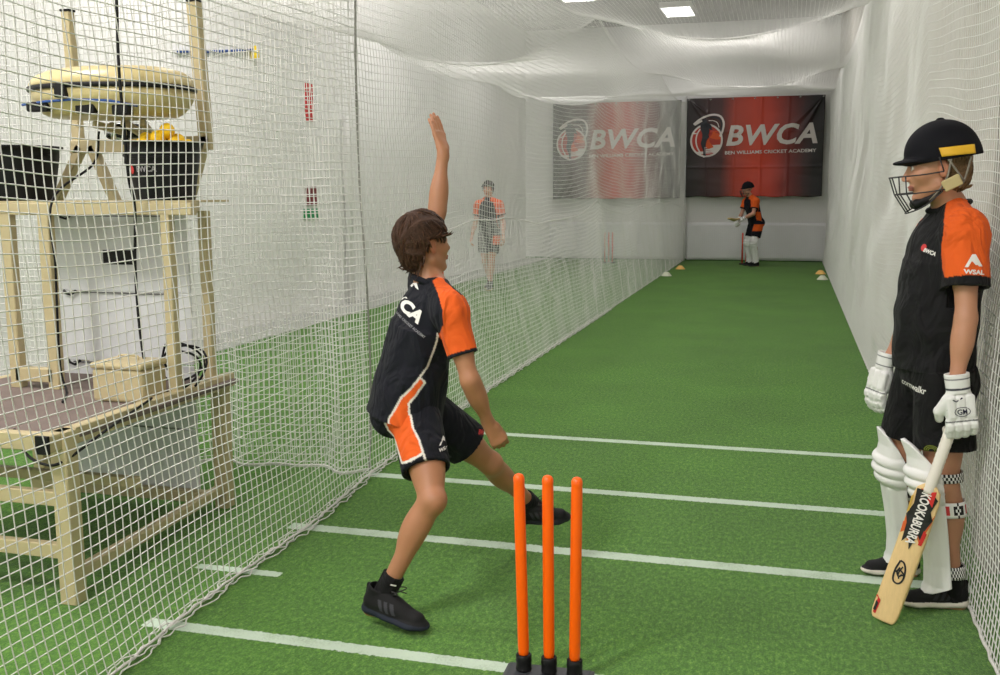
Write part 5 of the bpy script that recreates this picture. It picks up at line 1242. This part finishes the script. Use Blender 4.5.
# cricket bat standing on its toe
def cricket_bat(name, toe, tip, face, label, s=1.0, art=True):
    toe = np.asarray(toe, float); tip = np.asarray(tip, float); z = nrm(tip - toe); n = nrm(np.asarray(face, float) - z*(z @ np.asarray(face, float))); x = np.cross(n, z)*-1
    R = np.stack([x, n, z])          # local x across, y out of the face, z up
    t = empty(name, toe, 0, label, 'cricket bat'); nz, na = 60, 32; V = []
    def sec(zz):
        w_ = .050*s*np.interp(zz, [0, .012, .03, .5, .54, .565], [.72, .90, 1, 1, .86, .36]); th = np.interp(zz, [0, .1, .22, .45, .565], [.020, .030, .036, .026, .020])*s; sp_ = np.interp(zz, [0, .12, .25, .5, .565], [.006, .020, .030, .012, .006])*s
        a = np.linspace(0, 2*math.pi, na, endpoint=False); ca, sa = np.cos(a), np.sin(a); xx = w_*np.sign(ca)*np.abs(ca)**.35; yy = th/2*np.sign(sa)*np.abs(sa)**.45
        yy = yy + np.where(sa < 0, -sp_*(1 - np.abs(xx)/max(w_, 1e-6)), 0) + .004*np.where(sa > 0, 1 - (xx/w_)**2, 0); bow_ = .018*((zz - .28)/.28)**2*s; return np.stack([xx, yy + bow_, np.full(na, zz*s)], 1)
    zs = np.concatenate([[0, .004, .010, .02], np.linspace(.035, .54, nz - 8), [.55, .56, .563, .565]]); S = [sec(q) for q in zs]; S[0] = S[0]*np.array([.86, .7, 1]); V = np.concatenate(S)
    bm = bmesh.new(); vs = [bm.verts.new(tuple(p @ R)) for p in V]
    for i in range(nz - 1 + (len(zs) - nz)):
        for j in range(na): bm.faces.new((vs[i*na+j], vs[i*na+(j+1) % na], vs[(i+1)*na+(j+1) % na], vs[(i+1)*na+j]))
    bm.faces.new(vs[:na][::-1]); bm.faces.new(vs[-na:]); bmesh.ops.recalc_face_normals(bm, faces=bm.faces[:])
    bl = link('blade', bm_mesh('blade', bm), mat('willow', lin(226, 194, 138), .5, noise=.12, nscale=18, stretch=(9, 9, .8)), t, True)
    Lt = np.linalg.norm(tip - toe); hp = [np.array([0, .018*s, q]) @ R for q in np.linspace(.53*s, Lt, 30)]
    tube('handle', [tuple(p) for p in hp], [(.0205 + (.0012 if k % 2 else 0) + (.003 if k > 27 else 0))*s for k in range(30)], mat('grip', lin(232, 226, 216), .6), t, 14)
    if not art: return t
    bv, bf = V @ R, np.array([[i*na+j, i*na+(j+1) % na, (i+1)*na+(j+1) % na, (i+1)*na+j] for i in range(len(zs) - 1) for j in range(na)])
    zero = np.zeros(3)
    def put(nm, V2, F2, cx, cz, m, up=z, lift=.0015, ang=0.0):
        ux_ = nrm(np.cross(up, n)); d0 = decal(nm, V2, F2, np.array([cx, .03, cz]) @ R, ux_, up, bv, bf, m, bl, zero, lift=lift, dist=.08); return d0
    km = mat('sticker_black', lin(18, 16, 18), .4); rm = mat('sticker_red', lin(200, 36, 34), .4); om = mat('sticker_orange', lin(206, 92, 36), .4); gm_ = mat('sticker_gold', lin(196, 160, 70), .4)
    put('sticker', *poly_vf([(-.050, .105), (.050, .105), (.052, .06), (.046, -.02), (.03, -.10), (.012, -.075), (-.014, -.105), (-.03, -.07), (-.046, -.085), (-.052, .0)], 3), 0, .435, om, lift=.0012)
    put('sticker', *poly_vf([(-.042, .10), (.012, .105), (.040, .08), (.030, .03), (.044, -.0), (.030, -.05), (.036, -.10), (.014, -.07), (.0, -.135), (-.016, -.085), (-.034, -.115), (-.038, -.04), (-.05, -.01), (-.036, .04)], 3), 0, .420, km, lift=.0020)
    put('sticker', *poly_vf([(0, 0), (.030, .012), (.032, -.05), (.012, -.03)], 2), .016, .515, rm, lift=.0026); put('sticker', *poly_vf([(0, 0), (.012, .0), (.016, .05), (.004, .06)], 2), .036, .36, rm, lift=.0026)
    put('sticker', *poly_vf([(0, 0), (.012, .006), (.010, .07), (.0, .06)], 2), -.046, .47, gm_, lift=.0026)
    V2, F2 = text_vf('KOOKABURRA', .205, .036, shear=.0, bold=.03, cuts=1); V2 = V2 - V2.mean(0); V3 = np.stack([V2[:, 1], -V2[:, 0]], 1)
    put('lettering', V3, F2, .0, .425, mat('white_sticker', lin(232, 228, 224), .4), lift=.0032)
    kk = [strip_vf(cat([(-.012, .034), (-.018, .0), (-.014, -.030), (.002, -.036), (.012, -.02), (.010, .010), (.0, .030), (-.012, .034)], 6), .0055), strip_vf(cat([(-.030, .004), (-.034, -.012), (-.026, -.024), (-.018, -.014)], 6), .005), strip_vf(cat([(-.008, .050), (.004, .060), (.018, .050), (.010, .046)], 5), .005), strip_vf(cat([(.004, .020), (-.002, -.004), (.004, -.020)], 5), .004)]
    for V2, F2 in kk: put('emblem', V2*1.25, F2, .002, .205, km, lift=.0018)
    put('toe_sticker', *poly_vf([(-.010, -.03), (.012, -.036), (.014, .02), (-.006, .036)], 1), -.040, .055, rm); put('toe_sticker', *poly_vf([(-.004, -.02), (.006, -.02), (.006, .012), (-.004, .018)], 1), -.038, .050, km, lift=.0022)
    return t
td = nrm(np.array([.235, .0, .97])); toeP = np.array([.396, 3.975, .006])
td = nrm(np.array([.270, .065, .97]))
cricket_bat('cricket_bat', toeP, toeP + td*.82, (-.34, -.94, .1), 'wooden cricket bat with black, red and white stickers held by the waiting batter')

# ================================================================== boy walking in the left lane, and the batter at the far end
def figure(J, s, base, label, skin_c, h, shirt_h=.8, hair=lin(40, 34, 30), curl=.6, dark=NAVY, slv=.62, shorts_leg=.68, helm=False, pads=None, cap=None):
    p = empty('person', base, 0, label, 'person'); hd = {}
    for sd, sg in (('L', 1), ('R', -1)):
        d = nrm(J['wr' + sd] - J['el' + sd]); f, r, u = torso_axes(J); pn = -r*sg*-1; pn = nrm(J['pel'] - J['wr' + sd]); pn[2] = 0; pn = nrm(pn + 1e-6); th = np.cross(pn, d)*(1 if sd == 'L' else -1); hd[sd] = hand_prims(J['wr' + sd], d, pn, th, [curl]*4, s)
    V, F = build(body_prims(J, s, hd), h); col = body_color(V, skin_c, 4); col = head_paint(V, col, J['head'], J['hR'], J['hs']); skin_obj('body', V, F, col, M_SKIN, p, base)
    P, (tf, tr, tu) = shirt_prims(J, s, J['hem'], .18*s, slv, .75, open_=False, sleeve_r=(.072, .074)); V, F = build(P, h); V = wrinkle(V, F, .005, 12, 5, axis=(0, 0, 1)); col = np.tile(dark, (len(V), 1))
    for sd in 'LR':
        d_, t_ = seg_d(V, J['sh' + sd], J['el' + sd]); ax = nrm(J['sh' + sd] - (J['shL'] + J['shR'])/2); lat = (V - (J['shL'] + J['shR'])/2) @ ax; e_ = np.linalg.norm(J['el' + sd] - J['sh' + sd])*slv
        o_ = (lat > .115*s) & (d_ < .12); g_ = seg_d(V, J['neck'], J['sh' + sd])[0]; o_ |= (g_ < .085) & (lat > .05) & (V[:, 2] > J['sh' + sd][2] - .01); col[o_] = ORG; col[(d_ < .11) & (t_ > e_ - .02) & (lat > .1)] = dark
    f_, r_ = tf, tr; lat = np.abs((V - J['pel']) @ tr); low = (V[:, 2] < J['pel'][2] + .22) & (lat > .125*s)
    if helm: col[low & (lat > .150*s)] = ORG
    skin_obj('shirt', V, F, col, M_CLOTH, p, base)
    P, _ = shorts_prims(J, s, leg=shorts_leg, open_=False); V, F = build(P, h); col = np.tile(dark, (len(V), 1)); lat = (V - J['pel']) @ nrm(J['hipL'] - J['hipR']); col[(lat > .11) & (V[:, 2] < J['pel'][2] - .05) & (V[:, 2] > J['pel'][2] - .2)] = ORG; skin_obj('shorts', V, F, col, M_CLOTH, p, base)
    for sd in 'LR':
        A, K = J['an' + sd], J['kn' + sd]; sock('sock', A + nrm(K - A)*.07, A - nrm(K - A)*.07, .044, .043, BLK, p, base, h=max(h, .006))
        shoe(p, base, A, J['heel' + sd], J['toe' + sd], (0, 0, 1), BLK*1.4, np.array(lin(60, 60, 62)) if cap is None else np.array(lin(190, 170, 60)), h=.006, laces=False)
    if helm: helmet(p, base, J['head'], J['hR'], J['hs']*.95, h=.007, simple=True)
    else: hair_cap(J['head'], J['hR'], J['hs'], .006, lambda x, y, z: np.maximum(np.where(x > .03, .048 - z, np.where(x > -.02, .0 - z, -.07 - z)), x - .12).astype(f32), thick=.014, col=hair, seed=3, tufts=200, par=p, base=base)
    return p
def walk_J(c, yaw, s, H=None):
    f = np.array([math.cos(yaw), math.sin(yaw), 0]); l = np.array([-math.sin(yaw), math.cos(yaw), 0]); g = lambda a, b, z: np.array([c[0], c[1], 0]) + f*a*s + l*b*s + np.array([0, 0, z*s]); J = {}
    J['pel'] = g(0, 0, .96); J['neck'] = g(.02, 0, 1.50); J['head'] = g(.04, 0, 1.675)
    J['shL'] = g(.0, .175, 1.43); J['shR'] = g(.0, -.175, 1.43); J['elL'] = g(-.02, .235, 1.13); J['elR'] = g(-.02, -.245, 1.13); J['wrL'] = g(.07, .27, .89); J['wrR'] = g(.06, -.285, .89)
    J['hipL'] = g(0, .095, .92); J['hipR'] = g(0, -.095, .92); J['knL'] = g(.10, .07, .49); J['knR'] = g(.02, -.075, .49); J['anL'] = g(.10, .04, .09); J['anR'] = g(-.20, -.06, .13)
    J['heelL'] = g(.04, .04, .004); J['toeL'] = g(.30, .06, .006); J['heelR'] = g(-.25, -.06, .055); J['toeR'] = g(.0, -.075, .006); J['hem'] = g(0, 0, .97); J['hR'] = head_axes(yaw, -.12); J['hs'] = s; return J
Jk = walk_J((-4.87, 16.4), math.radians(268), 1.01)
figure(Jk, 1.0, np.array([-4.87, 16.4, 0]), 'boy walking towards the camera in the left lane, seen through the net', lin(206, 156, 132), .008, cap=1)
# far batter, waiting side on in a helmet and white pads
c = np.array([-.80, 22.95, 0]); yaw = math.radians(214); f = np.array([math.cos(yaw), math.sin(yaw), 0]); l = np.array([-math.sin(yaw), math.cos(yaw), 0]); s = 1.04
g = lambda a, b, z: c + f*a*s + l*b*s + np.array([0, 0, z*s]); J = {}
J['pel'] = g(-.08, 0, .93); J['neck'] = g(.08, 0, 1.44); J['head'] = g(.16, .0, 1.60); J['shL'] = g(.05, .17, 1.37); J['shR'] = g(.07, -.17, 1.36); J['elL'] = g(.13, .22, 1.10); J['elR'] = g(.16, -.18, 1.10); J['wrL'] = g(.30, .08, 1.00); J['wrR'] = g(.33, -.02, .97)
J['hipL'] = g(-.08, .10, .90); J['hipR'] = g(-.08, -.10, .90); J['knL'] = g(.04, .13, .48); J['knR'] = g(.03, -.10, .48); J['anL'] = g(-.02, .13, .09); J['anR'] = g(-.03, -.12, .09)
J['heelL'] = g(-.10, .13, .004); J['toeL'] = g(.17, .15, .004); J['heelR'] = g(-.11, -.12, .004); J['toeR'] = g(.16, -.10, .004); J['hem'] = g(-.08, 0, .86); J['hR'] = head_axes(math.radians(206), -.1); J['hs'] = 1.05
fb = figure(J, s, c, 'batter in dark helmet and white pads standing by the stumps under the far banner', lin(196, 146, 122), .009, helm=True, slv=.62)
for sd in 'LR':
    K, A, H = J['kn' + sd], J['an' + sd], J['hip' + sd]; leg_pad(fb, c, A + np.array([0, 0, -.01]), K, K + (H - K)*.5, f, 1.05, 30, 60, straps=False)
    bat_glove(fb, c, J['wr' + sd], axes3(None, (-.5, -.8, .2), nrm(J['el' + sd] - J['wr' + sd])), 1.15, .9, mark=False, h=.006)
hd_ = (J['wrL'] + J['wrR'])/2 + f*.06; cricket_bat('cricket_bat', hd_ + f*.14 + np.array([-.04, -.50, .02]), hd_ - f*.04, (0, .3, 1), 'small wooden bat held out by the batter at the far end', 1.0, art=False)
